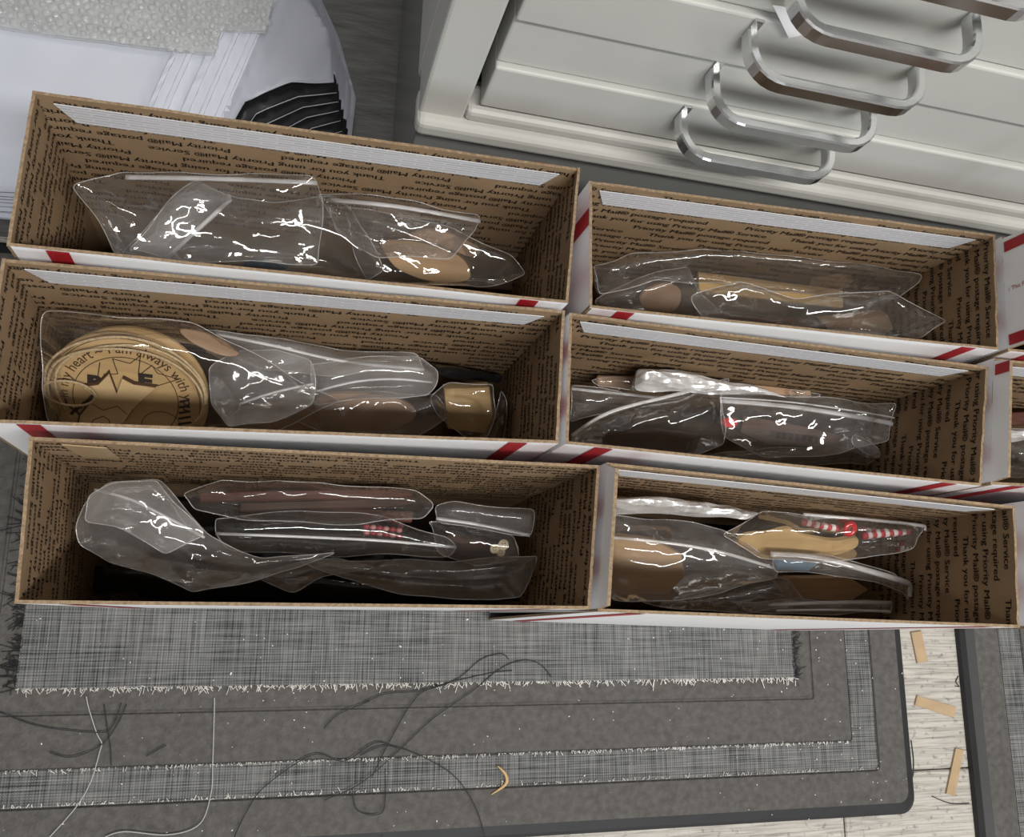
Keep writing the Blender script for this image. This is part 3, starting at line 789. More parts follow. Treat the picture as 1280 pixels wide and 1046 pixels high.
# round ornaments leaning against the lining
OC = P(158, 500, .205); tl = math.radians(46)
OU = np.array([.998, -.06, 0.]); OU /= np.linalg.norm(OU); OV = np.array([.06 * math.cos(tl), math.cos(tl), math.sin(tl)]); OV /= np.linalg.norm(OV)
ON = np.cross(OU, OV)
def orn(x, y, h=0.0): return OC + OU * x + OV * y + ON * h
OR = .0508
def disc(h, r, thick, shift=(0, 0)):
    n = 56; V = []; F = []
    for hh, q in ((h, r - .0004), (h - .0004, r), (h - thick, r)):
        for k in range(n):
            a = 2 * math.pi * k / n; V.append(orn(shift[0] + q * math.cos(a), shift[1] + q * math.sin(a), hh))
    F = [list(range(n)), list(range(2 * n, 3 * n))[::-1]]
    for r_ in range(2):
        for k in range(n): j = (k + 1) % n; F.append([r_ * n + k, (r_ + 1) * n + k, (r_ + 1) * n + j, r_ * n + j])
    return np.array(V), F
def ringflat(r0, r1, h, a0=0, a1=360, n=60, shift=(0, 0)):
    V = []; F = []
    for k in range(n + 1):
        a = math.radians(a0 + (a1 - a0) * k / n)
        for q in (r0, r1): V.append(orn(shift[0] + q * math.cos(a), shift[1] + q * math.sin(a), h))
    for k in range(n): F.append([2 * k, 2 * k + 1, 2 * k + 3, 2 * k + 2])
    return np.array(V), F
def strokes(pl, wd, h):
    """flat burned line along a polyline in ornament coordinates"""
    parts = []
    for a, e in zip(pl[:-1], pl[1:]):
        a, e = np.array(a), np.array(e); t = e - a; ln = np.linalg.norm(t) + 1e-9; s = np.array([-t[1], t[0]]) / ln * wd / 2
        parts.append(([orn(*(a - s), h), orn(*(e - s), h), orn(*(e + s), h), orn(*(a + s), h)], [[0, 1, 2, 3]]))
    return join(parts)
g_or = 'stacked round wooden ornaments'
V, F = disc(0, OR, .003); od = mk('wooden_ornament', V, F, 'wood_pale', label='topmost round wooden ornament, engraved with lettering and stars', cat='ornament', group=g_or)
for k, sh in enumerate(((.004, -.003), (-.003, -.001), (.003, .002))):
    V, F = disc(-.0036 * (k + 1), OR, .003, sh)
    mk('wooden_ornament', V, F, 'wood_pale', label=('round wooden ornament directly under the engraved one', 'third round wooden ornament down in the stack', 'lowest round wooden ornament of the stack')[k], cat='ornament', group=g_or)
tv, tf = text_geo('in my heart ~ I am always with you', .0105, .92, .00005, 'CENTER', 2)
R0 = OR - .0125
ang = tv[:, 0] / (R0 + .003)
W = np.array([orn((R0 + y) * math.sin(a), (R0 + y) * math.cos(a), .0003) for a, y in zip(ang, tv[:, 1])])
mk('engraved_lettering', W, tf, 'burn', od, label='burned lettering along the rim')
mk('engraved_rings', *join([ringflat(R0 - .0035, R0 - .0029, .0003), ringflat(OR - .0012, OR - .0007, .0003), ringflat(.0135, .0140, .0003, shift=(.024, -.020))]), 'burn', od)
def star(cx, cy, r, rot, k=.42, n=5):
    return [(cx + (r if i % 2 == 0 else r * k) * math.sin(rot + i * math.pi / n), cy + (r if i % 2 == 0 else r * k) * math.cos(rot + i * math.pi / n)) for i in range(2 * n)]
def onorn(px, py):
    v = ray(px, py); o0 = np.array([0, 0, HC]); t = ((OC - o0) @ ON) / (v @ ON); q = o0 + v * t - OC
    return (q @ OU, q @ OV)
def zo(pts): return [onorn(30 + x / 4, 370 + y / 4) for x, y in pts]
for pl in ([(398, 390), (470, 388), (443, 312), (530, 336), (582, 298), (572, 398), (640, 345), (668, 385), (775, 415), (665, 448)], [(380, 330), (370, 400), (330, 420)], [(300, 560), (330, 500), (360, 480)]):
    mk('engraved_star', *strokes(zo(pl), .0007, .0003), 'burn', od)
for ch, x, y, sz in (('P', 350, 425, .013), ('E', 605, 420, .014)):
    tv, tf = text_geo(ch, sz, 1.3, .0009, 'CENTER', 3); cx, cy = zo([(x, y)])[0]
    mk('cut_letter', np.array([orn(cx + q[0], cy + q[1] - sz * .35, .00035) for q in tv]), tf, 'ink', od)
for k in range(5):
    mk('burned_notch', *strokes(zo([(770 + k * 2, 640 - k * 28), (838 - k * 3, 630 - k * 28)]), .0020, .00035), 'ink', od)
for k in range(5):
    mk('burned_notch', *strokes(zo([(235 + k * 22, 590 - k * 16), (262 + k * 22, 560 - k * 16)]), .0022, .00035), 'ink', od)
mk('burned_notch', *strokes(zo([(190, 470), (215, 540), (290, 600)]), .0016, .00035), 'burn', od)
sp = zo([(300, 448), (372, 438), (428, 382), (466, 484), (494, 408), (548, 436), (658, 452), (600, 505), (545, 560), (505, 620), (440, 665), (330, 665), (275, 640), (285, 590), (345, 520), (352, 490)])
ce = np.mean(sp, axis=0)
V, F = prism([orn(*(ce + (np.array(q) - ce) * 1.06 + [0, .0012]), .0012) for q in sp], .0009, -ON)
be = mk('wooden_star', V, F, 'burn', label='pale pointed star cut-out lying on the engraved ornament', cat='ornament')
V, F = prism([orn(x, y, .0026) for x, y in sp], .0013, -ON)
mk('star_face', V, F, 'wood_light', be)
mk('scallop_line', *strokes(zo([(440, 660), (430, 610), (400, 590), (350, 610), (330, 650)]), .0006, .0027), 'burn', be)
mk('scallop_line', *strokes(zo([(345, 530), (400, 560), (470, 540), (520, 580)]), .0006, .0027), 'burn', be)
# twine loops
tw = thing('twine_cord', tuple(OC), 'pale twine cord looped over the round ornaments', 'twine')
for k, (rx, ry, cx, cy, ph) in enumerate(((.053, .047, .001, .006, 0), (.049, .040, .004, .008, .5), (.051, .043, .000, .004, 1.1))):
    lp = [orn(cx + rx * math.cos(t) * (1 + .03 * math.sin(3 * t + ph)), cy + ry * math.sin(t) * (1 + .04 * math.sin(2 * t + ph)), .0035 + .0015 * math.sin(2 * t + k * 2) + .0012 * k) for t in np.linspace(0, 2 * math.pi, 70, endpoint=False)]
    lp = [p for p in lp if (p - OC) @ OV > -.012]
    j0 = max(range(len(lp)), key=lambda i: np.linalg.norm(lp[i] - lp[i - 1])); lp = lp[j0:] + lp[:j0]
    V, F = tube_geo(clampbox(B3, lp), .0010, 6); mk('strand', V, F, 'twine', tw, smooth=True)
lp = [orn(-.036 + .017 * math.cos(t), .004 + .010 * math.sin(t), .0060) for t in np.linspace(0, 2 * math.pi, 30, endpoint=False)]
V, F = tube_geo(clampbox(B3, lp), .0009, 6, closed=True); mk('strand', V, F, 'twine', tw, smooth=True)
hx, hy = .0595, -.022
lp = [orn(hx + .0055 * math.cos(t), hy + .0055 * math.sin(t), -.001) for t in np.linspace(0, 2 * math.pi, 24, endpoint=False)]
V, F = tube_geo(lp, .0018, 6, closed=True); mk('hanging_eye', V, F, 'wood_pale', od, smooth=True)
bag(B3, 'clear bag around the round wooden ornaments', [(38, 383, .250), (120, 390, .258), (240, 405, .255), (302, 434, .245), (365, 468, .23), (425, 502, .21), (330, 546, .19), (200, 546, .20), (62, 532, .20), (50, 480, .23)], 'film_thin', .016, .060, .30, 9, crease=5, level=.8, slope=None)
piece(B3, 'wooden_spoon', 'peach wooden spoon tip beside the ornaments', 'wood piece', [(225, 412, .228), (262, 418, .226), (292, 436, .22), (297, 444, .216), (275, 444, .217), (240, 428, .222)], .002, 'wood_peach', smoothloop=True)
piece(B3, 'wooden_block', 'yellowish square wood block behind the folded bag points', 'wood piece', [(555, 486, .186), (612, 484, .19), (616, 520, .174), (606, 542, .165), (560, 536, .166)], .010, 'wood_pale')
piece(B3, 'wooden_plate', 'peach wood pieces in the creased middle bag of the ornament box', 'wood piece', [(395, 500, .185), (440, 492, .19), (500, 500, .187), (520, 520, .178), (480, 540, .168), (410, 532, .17)], .004, 'wood_peach', smoothloop=True)
piece(B3, 'wooden_plate', 'second peach wood plate toward the ornaments', 'wood piece', [(318, 510, .175), (370, 506, .178), (400, 525, .17), (370, 541, .163), (325, 535, .163)], .004, 'wood_peach', smoothloop=True)
stick(B3, 'wooden_stick', 'dark stick low in the ornament box', 'stick', (470, 549, .155), (600, 552, .155), .010, .006, 'wood_mahogany')
bag(B3, 'black plastic packet tucked behind the frosted bag', [(515, 447, 'f'), (560, 456, 'f'), (628, 466, 'f'), (632, 478, .165), (570, 474, .19), (525, 462, .21)], 'black_plastic', .006, .008, 1.2, 10, seam=False, cat='packet', name='black_packet')
bag(B3, 'flat milky bag against the lining of the ornament box', [(242, 405, 'f'), (330, 414, 'f'), (420, 434, 'f'), (524, 441, .222), (532, 462, .212), (420, 470, .21), (330, 462, .215), (270, 430, .225)], 'film_milk', .006, .008, .9, 11, zips_glints=[('p', [(270, 418), (340, 432), (430, 452), (530, 462)], .0012)], folds=[([(275, 420), (340, 434), (430, 454), (520, 458)], .005, .005)], slope=0.40)
bag(B3, 'frosted bag folded flat beside the ornaments', [(262, 462, .215), (300, 440, .224), (345, 436, .226), (386, 450, .222), (394, 478, .212), (393, 503, .20), (340, 530, .185), (285, 535, .182), (262, 505, .19)], 'film_frost', .008, .006, .9, 12, zips_glints=[('p', [(300, 505), (345, 490), (392, 480)], .0010)])
bag(B3, 'clear glossy tube-like bag with a rounded end in the ornament box', [(386, 455, .215), (440, 447, .218), (522, 444, .220), (546, 466, .213), (546, 484, .208), (536, 497, .202), (470, 496, .203), (392, 506, .198)], 'film_milk', .012, .008, .9, 13, zips_glints=[('p', [(390, 491), (440, 478), (490, 474), (540, 478)], .0009)], folds=[([(390, 492), (440, 480), (490, 476), (538, 480)], .006, .006)], slope=0.40)  # pale strip along the fold paints in the band of highlight
bag(B3, 'creased hazy bag over peach wood in the ornament box', [(330, 512, .188), (392, 492, .20), (480, 490, .20), (545, 496, .197), (560, 520, .185), (520, 546, .165), (460, 550, .16), (390, 538, .165)], 'film_hazy', .012, .018, 1.7, 14, crease=22, folds=[([(400, 530), (420, 505), (450, 498)], .005, .004), ([(440, 545), (470, 510), (500, 500)], .005, .004), ([(490, 540), (520, 515), (550, 505)], .005, .004)])
bag(B3, 'clear bag with sharp folded points over the yellowish block', [(536, 496, .20), (560, 478, .205), (618, 480, .20), (620, 520, .18), (608, 548, .168), (585, 548, .175), (545, 520, .188)], 'film_clear', .010, .014, 1.6, 15, crease=14, folds=[([(518, 515), (545, 500), (575, 522), (595, 545)], .006, .004)], slope=0.36)
bag(B3, 'small empty clear bag in the corner of the ornament box', [(626, 488, .195), (655, 504, .19), (657, 552, .165), (610, 550, .165)], 'film_clear', .010, .012, 1.2, 16)

# ---- box 4
filler(B4, .03, .84, .12, .92, .130, 'packed_dark', 'dark packed bag at the bottom of the foil packet box', 4)
bag(B4, 'crinkled silver foil packet lying along the lining', [(796, 461, 'f'), (870, 468, 'f'), (940, 481, .215), (985, 497, .205), (900, 492, .20), (790, 488, .195), (793, 475, .205)], 'foil', .006, .010, 1.6, 17, seam=False, cat='packet', name='foil_packet')
stick(B4, 'wooden_stick', 'pinkish brown stick end past the foil packet', 'stick', (860, 476, .195), (1012, 490, .200), .012, .007, 'wood_peach')
stick(B4, 'wooden_stick', 'pinkish brown stick end before the foil packet', 'stick', (746, 477, .185), (800, 478, .19), .010, .006, 'wood_peach')
bag(B4, 'clear wrapped end of the stick past the foil packet', [(985, 481, .215), (1012, 482, .217), (1030, 489, .212), (1025, 497, .207), (985, 495, .205)], 'film_clear', .007, .01, 1.5, 18)
bag(B4, 'clear wrapped end of the stick before the foil packet', [(735, 476, .198), (770, 470, .205), (797, 472, .205), (793, 488, .195), (745, 484, .19)], 'film_clear', .007, .01, 1.5, 19)
piece(B4, 'wooden_plate', 'brown laser-cut wood plate inside the long zip bag', 'wood piece', [(930, 520, .176), (1000, 532, .176), (1055, 545, .174), (1040, 560, .168), (960, 556, .166), (925, 540, .168)], .004, 'wood_brown')
for k in range(7):
    piece(B4, 'cut_slot', 'x', 'x', [(972 + k * 8, 540 + k * .9, .1775), (976 + k * 8, 540.5 + k * .9, .1775), (975 + k * 8, 548 + k * .9, .1775), (971 + k * 8, 547.5 + k * .9, .1775)], .001, 'ink', parent=[o for o in C.objects if o.name.startswith('wooden_plate')][-1])
piece(B4, 'wooden_plate', 'dark brown wood plate below the folded clear sheet', 'wood piece', [(740, 545, .172), (820, 538, .178), (890, 545, .174), (895, 566, .165), (790, 568, .162)], .004, 'wood_brown')
piece(B4, 'red_charm', 'small red charm seen through the folded clear sheet', 'charm', [(903, 526, .186), (912, 522, .187), (922, 526, .186), (920, 533, .184), (908, 534, .184)], .003, 'red_bead', smoothloop=True)
bag(B4, 'long clear zip bag with a broad white seal', [(899, 491, .215), (980, 494, .217), (1080, 503, .215), (1146, 508, .212), (1146, 534, .198), (1120, 550, .188), (1050, 568, .17), (960, 572, .165), (903, 548, .18)], 'film_hazy', .006, .016, .9, 20,
    zips_glints=[('p', [(900, 501), (1000, 510), (1145, 534)], .0022), ('p', [(900, 497), (1000, 504), (1145, 526)], .0008)])
bag(B4, 'folded clear sheet bag with a curled upper edge', [(712, 548, .18), (745, 522, .195), (800, 503, .205), (860, 491, .213), (913, 474, .228), (899, 492, .222), (906, 535, .20), (902, 555, .185), (860, 572, .17), (780, 568, .168), (715, 558, .17)], 'film_clear', .014, .016, 1.4, 21, crease=18,
    zips_glints=[('p', [(714, 545), (760, 516), (830, 497), (908, 477)], .0016)], folds=[([(730, 530), (800, 505), (870, 490)], .006, .005), ([(775, 545), (795, 528), (830, 520)], .005, .003), ([(812, 548), (850, 530), (885, 512)], .006, .004), ([(860, 552), (885, 525)], .005, .003)], slope=0.36)
bag(B4, 'grey glossy bag edge behind the folded clear sheet', [(712, 482, .195), (760, 488, .20), (830, 495, .203), (800, 506, .195), (745, 520, .185), (712, 530, .175)], 'film_hazy', .008, .012, .8, 22, zips_glints=[('p', [(714, 486), (760, 491), (820, 497)], .0014)])
bag(B4, 'rolled hazy bag with a curved milky end', [(880, 572, .175), (905, 563, .18), (1000, 560, .185), (1070, 560, .19), (1098, 572, .188), (1085, 580, .18), (1000, 582, .17), (900, 582, .165)], 'film_hazy', .010, .012, .8, 23)
bag(B4, 'milky curled zip end standing over the rolled bag', [(1065, 541, .212), (1085, 551, .212), (1101, 564, .208), (1101, 574, .200), (1092, 573, .198), (1064, 554, .20)], 'film_frost', .004, .004, .3, 24, part_of=BAGS[-1])

# ---- box 5
filler(B5, .10, .90, .08, .92, .115, 'black_plastic', 'black glossy packed bag at the bottom of the mahogany stick box', 5)
bag(B5, 'flat black packet along the wall edge under the milky bag', [(92, 706, .150), (240, 712, .16), (420, 724, .16), (560, 735, .16), (655, 744, .155), (650, 753, .15), (400, 751, .15), (88, 742, .14)], 'black_plastic', .005, .012, .9, 25, seam=False, cat='packet', name='black_packet')
stick(B5, 'wooden_stick', 'long mahogany stick nearest the lining', 'stick', (250, 622, .200), (515, 616, .205), .007, .006, 'wood_mahogany', 'mahogany sticks')
stick(B5, 'wooden_stick', 'mahogany stick under the long one', 'stick', (300, 634, .188), (505, 628, .190), .0065, .006, 'wood_brown', 'mahogany sticks')
stick(B5, 'wooden_stick', 'short mahogany stick beside the glossy tube bag', 'stick', (380, 640, .182), (515, 646, .182), .009, .006, 'wood_mahogany', 'mahogany sticks')
bag(B5, 'glossy clear bag around the mahogany sticks', [(230, 618, .205), (278, 597, .222), (330, 600, .222), (388, 597, .226), (450, 606, .222), (520, 612, .22), (541, 629, .21), (528, 648, .195), (450, 656, .185), (300, 648, .188), (245, 640, .19)], 'film_clear', .012, .016, .9, 26, crease=20, folds=[([(238, 620), (262, 612), (280, 600)], .006, .004), ([(300, 624), (330, 618), (348, 603)], .007, .004), ([(400, 612), (460, 618), (520, 622)], .005, .004), ([(500, 620), (525, 640)], .005, .003)], slope=0.32)
bag(B5, 'clear bag with a broad highlight over red and white beads', [(268, 646, .20), (380, 638, .203), (480, 646, .20), (560, 672, .197), (571, 684, .192), (562, 696, .182), (430, 694, .178), (285, 688, .182), (268, 668, .195)], 'film_clear', .010, .016, .3, 27, crease=5,
    zips_glints=[('p', [(270, 667), (380, 671), (480, 676), (570, 684)], .0011)], folds=[([(272, 664), (380, 667), (480, 672), (565, 682)], .004, .010)], slope=0.36)  # pale strip here is the long highlight painted in, not a zip
for k in range(12):
    x, y = 458 + (k % 6) * 8.2, 658 + (k // 6) * 8 + (k % 6) * .9
    c0 = P(x, y, .197); pts = [c0 + np.array([math.cos(a) * .0026, math.sin(a) * .0026 * .8, 0]) for a in np.linspace(0, 6.283, 10, endpoint=False)]
    prof = []
    for h, q in ((-.0026, .3), (-.0015, .8), (0, 1), (.0015, .8), (.0026, .3)): prof.append([c0 + (p - c0) * q + [0, 0, h] for p in pts])
    V, F = loft(prof); F += [list(range(10))[::-1], [40 + i for i in range(10)]]
    red = (k + k // 6) % 2 == 0
    mk('bead', V, F, 'bead_red' if red else 'bead_pink', smooth=True, label='small red bead under the broad highlight bag' if red else 'small pale pink bead under the broad highlight bag', cat='bead', group='red beads' if red else 'pale pink beads')
bag(B5, 'bluish glossy bag top with a pale zip, behind the buttons', [(541, 636, .205), (570, 628, .215), (620, 632, .215), (666, 637, .212), (662, 670, .195), (600, 664, .19), (548, 652, .195)], 'film_frost', .006, .010, .8, 28, zips_glints=[('p', [(545, 648), (600, 656), (662, 669)], .0014)], folds=[([(550, 640), (600, 642), (660, 650)], .006, .008)], slope=0.36)
def button(px, py, z, r, label):
    c0 = P(px, py, z); n = 20; prof = []
    for h, q in ((0, .01), (.0004, .55), (.0004, .62), (.0012, .75), (.0013, .88), (.0006, 1), (-.0008, .97)):
        prof.append([c0 + np.array([math.cos(a) * r * q, math.sin(a) * r * q, h + .3 * math.sin(a) * r * q]) for a in np.linspace(0, 6.283, n, endpoint=False)])
    V, F = loft(prof); F.append([6 * n + i for i in range(n)])
    o = mk('button', V, F, 'button_cream', smooth=True, label=label, cat='button', group='cream buttons')
    for dx, dy in ((-.25, -.25), (.25, -.25), (-.25, .25), (.25, .25)):
        q = c0 + np.array([dx * r, dy * r, .0007 + .3 * dy * r]); V = [q + np.array([math.cos(a), math.sin(a), .3 * math.sin(a)]) * r * .13 for a in np.linspace(0, 6.283, 8, endpoint=False)]
        mk('button_hole', V, [list(range(8))], 'ink', o)
button(629, 681, .208, .0042, 'round cream four-hole button tilted toward the zip bag')
button(618, 686, .206, .0036, 'small cream button lying below the tilted one')
button(626, 690, .203, .0034, 'small cream button touching both other buttons')
piece(B5, 'wooden_plate', 'brown wood piece beside the cream buttons', 'wood piece', [(560, 672, .166), (610, 676, .166), (625, 692, .160), (600, 704, .152), (565, 696, .154)], .004, 'wood_brown')
bag(B5, 'small clear bag of cream buttons', [(535, 652, .203), (580, 656, .205), (640, 668, .205), (647, 700, .188), (600, 706, .18), (550, 694, .185)], 'film_clear', .010, .012, 1.2, 29, crease=10, slope=0.30)
bag(B5, 'wide clear bag with a straight cut end beside the buttons', [(372, 698, .195), (480, 702, .197), (560, 700, .20), (672, 694, .205), (664, 722, .19), (650, 753, .172), (560, 748, .17), (500, 742, .172), (430, 725, .18)], 'film_hazy', .008, .012, 1.1, 30, crease=14, folds=[([(380, 705), (450, 712), (520, 735)], .005, .004), ([(520, 738), (580, 730), (650, 725)], .005, .005), ([(520, 712), (600, 712), (665, 708)], .004, .005)])
bag(B5, 'milky empty bag end folded over beside the mahogany sticks', [(95, 652, .195), (108, 625, .212), (135, 604, .224), (198, 598, .23), (225, 632, .222), (258, 668, .212), (330, 698, .205), (420, 690, .205), (372, 712, .198), (240, 741, .178), (190, 716, .186), (135, 706, .182), (102, 682, .186)], 'film_hazy', .008, .010, .7, 31, crease=8,
    zips_glints=[('p', [(118, 612), (165, 625), (215, 650), (256, 672)], .0010)])
bag(B5, 'upper milky flap folded across the empty bag end', [(112, 618, .232), (140, 604, .238), (196, 600, .24), (224, 634, .232), (258, 670, .222), (206, 690, .214), (150, 660, .222), (104, 652, .214)], 'film_frost', .006, .003, .35, 32, crease=3, part_of=BAGS[-1])
bag(B5, 'narrow clear fold of the empty bag end beside the black packet', [(312, 718, .182), (370, 704, .195), (420, 700, .198), (470, 706, .195), (400, 722, .185), (366, 741, .172)], 'film_hazy', .006, .006, .8, 33, crease=6)

# ---- box 6
filler(B6, .03, .80, .08, .90, .130, 'packed_dark', 'dark packed bag at the bottom of the red bead box', 6)
bag(B6, 'silvery crinkled packet along the lining of the red bead box', [(762, 620, 'f'), (850, 624, 'f'), (950, 633, 'f'), (935, 650, .195), (850, 645, .19), (764, 640, .19)], 'foil', .007, .010, 1.8, 34, seam=False, cat='packet', name='foil_packet')
piece(B6, 'wooden_board', 'tan board inside the bag by the white end flap', 'wood piece', [(764, 668, .185), (820, 676, .187), (852, 694, .184), (856, 720, .174), (835, 742, .165), (764, 744, .16)], .006, 'wood_tan', smoothloop=False)
bag(B6, 'hazy bag over the tan board with a slanting zip', [(763, 644, .205), (830, 648, .205), (905, 662, .21), (972, 706, .205), (970, 720, .198), (900, 742, .18), (840, 752, .17), (763, 748, .168)], 'film_hazy', .010, .014, 1.0, 35, crease=10,
    zips_glints=[('p', [(764, 672), (830, 678), (900, 690), (970, 711)], .0014)], folds=[([(770, 700), (820, 712), (850, 705)], .004, .004), ([(860, 700), (900, 715), (950, 715)], .004, .005)])
piece(B6, 'wooden_profile', 'tan wooden profile cut-out with a wavy edge beside the red bead', 'wood piece', [(924, 678, .190), (935, 669, .194), (960, 666, .195), (985, 660, .198), (1000, 668, .194), (1020, 673, .192), (1045, 676, .190), (1070, 672, .192), (1072, 684, .186), (1050, 693, .180), (1020, 697, .176), (980, 693, .178), (945, 690, .182)], .004, 'wood_pale', smoothloop=True)
c0 = P(1062, 661, .224); prof = []
for k in range(24):
    a = 2 * math.pi * k / 24; cc = c0 + np.array([math.cos(a) * .0042, math.sin(a) * .0040, math.sin(a) * .002])
    prof.append([cc + np.array([math.cos(a) * math.cos(q), math.sin(a) * math.cos(q), math.sin(q)]) * .0026 for q in np.linspace(0, 6.283, 10, endpoint=False)])
V, F = loft(prof + prof[:1]); mk('ring_bead', V, F, 'red_bead', smooth=True, label='glossy red ring-shaped bead in the pointed bag', cat='bead')
def cordset(p0, p1, z, n, label):
    a, e = P(*p0, z), P(*p1, z); t = thing('striped_cord', tuple((a + e) / 2 - [0, 0, .003]), label, 'cord')
    for k in range(n):
        s0, s1 = k / n, (k + 1) / n
        q = [a + (e - a) * s for s in (s0, (s0 + s1) / 2, s1)]
        V, F = tube_geo(q, .0030, 8); mk('cord_stripe', V, F, 'red_cord' if k % 2 == 0 else 'white_cord', t, smooth=True)
cordset((1002, 652), (1048, 661), .217, 9, 'red and white striped cord before the ring bead')
cordset((1078, 670), (1136, 664), .214, 11, 'red and white striped cord past the ring bead')
bag(B6, 'pointed clear bag with the red bead and striped cord', [(904, 670, .20), (950, 640, .215), (1003, 614, .232), (1060, 620, .234), (1130, 640, .23), (1190, 664, .225), (1140, 684, .205), (1082, 698, .185), (1010, 704, .175), (950, 695, .18)], 'film_clear', .010, .014, .9, 36, crease=9,
    zips_glints=[('p', [(1004, 618), (1070, 626), (1130, 644), (1190, 666)], .0014)], folds=[([(960, 640), (1010, 632), (1060, 640), (1120, 655)], .004, .005)])
piece(B6, 'wooden_plate', 'flat brown plate low under the curved zip bag', 'wood piece', [(965, 722, .165), (1060, 722, .168), (1085, 738, .16), (1060, 752, .15), (980, 746, .155)], .004, 'wood_tan')
bag(B6, 'clear bag with a long curved white zip edge', [(962, 689, .212), (1000, 690, .213), (1060, 700, .213), (1120, 718, .21), (1191, 743, .205), (1190, 753, .198), (1130, 738, .195), (1060, 722, .19), (1010, 716, .19), (966, 712, .195)], 'film_hazy', .007, .012, 1.0, 37, crease=8,
    zips_glints=[('p', [(963, 693), (1020, 697), (1080, 712), (1140, 730), (1190, 749)], .0026)])
piece(B6, 'cloth_piece', 'blue-grey cloth scrap inside the curved zip bag', 'cloth', [(966, 700, .193), (1000, 698, .194), (1024, 704, .193), (1010, 714, .188), (972, 712, .188)], .003, 'blue_cloth')
bag(B6, 'crumpled clear bag below the tan board bag', [(800, 752, .168), (880, 744, .18), (960, 722, .195), (985, 724, .192), (1010, 752, .175), (940, 772, .16), (870, 772, .158)], 'film_clear', .010, .014, 1.8, 38, crease=20, folds=[([(870, 760), (920, 740), (965, 730)], .006, .004), ([(900, 770), (940, 745)], .005, .003), ([(930, 765), (960, 735), (1000, 755)], .006, .003)], slope=0.36)
bag(B6, 'flat zip bag end with straight white seals beside the open corner', [(925, 752, .185), (1000, 750, .188), (1115, 750, .19), (1113, 767, .18), (1000, 767, .176), (930, 764, .176)], 'film_hazy', .004, .008, .5, 39, crease=4,
    zips_glints=[('p', [(960, 756), (1040, 753), (1114, 753)], .0016), ('p', [(970, 763), (1040, 762), (1112, 764)], .0010)])

# ---- box 7 (mostly out of the photograph)
filler(B7, .03, .9, .1, .92, .14, 'packed_brown', 'brown packed bag in the box beside the foil packet box', 7)
stick(B7, 'wooden_stick', 'pinkish brown stick in the box beside the foil packet box', 'stick', (1252, 524, .20), (1330, 520, .20), .012, .008, 'wood_mahogany')
bag(B7, 'silvery crinkled packet in the box beside the foil packet box', [(1250, 538, .205), (1340, 530, .205), (1340, 548, .2), (1250, 553, .2)], 'foil', .005, .01, 1.6, 40, seam=False, cat='packet', name='foil_packet')
bag(B7, 'clear bag filling the box beside the foil packet box', [(1250, 552, .19), (1360, 545, .19), (1360, 590, .165), (1256, 596, .165)], 'film_hazy', .014, .014, 1.5, 41, crease=14)

# ================================================================== drawer cabinet
CX, CY, YAW = .090, .388, math.radians(-1.7)
CR = np.array([[math.cos(YAW), -math.sin(YAW)], [math.sin(YAW), math.cos(YAW)]])
def cab(V):
    V = np.array(V, float); V[:, :2] = V[:, :2] @ CR.T + [CX, CY]; return V       # local: x along the front, y into the cabinet
CAB = thing('drawer_cabinet', (CX + .5, CY + .2, 0), 'pale grey metal drawer cabinet with steel bow handles behind the boxes', 'cabinet')
CW, CD, CH = .98, .42, .78
Z0 = .222
def cpart(name, args, mat='cabinet_paint', bev=.002, parent=CAB, label=None, seg=2):
    V, F = box_geo(*args, bev, seg); return mk(name, cab(V), F, mat, parent, label=label)
cpart('base', (.004, CW - .004, .004, CD, .0045, Z0 - .002), 'cabinet_base', .002, label='dark glossy base')
cpart('body', (0, CW, .040, CD, Z0, CH), 'cabinet_paint', .003)
cpart('bottom_rail', (-.001, CW + .001, -.012, .022, Z0, Z0 + .020), 'cabinet_paint', .006, seg=3)
cpart('bottom_ledge', (.036, CW - .036, -.004, .022, Z0 + .020, Z0 + .034), 'cabinet_paint', .004)
for x0, x1 in ((0, .036), (CW - .036, CW)): cpart('post', (x0, x1, -.002, .041, Z0 + .018, CH), 'cabinet_paint', .0025)
cpart('recess', (.036, CW - .036, .034, .0402, Z0 + .02, CH - .02), 'cabinet_dark', 0)
PIT = .052; ZB = .262
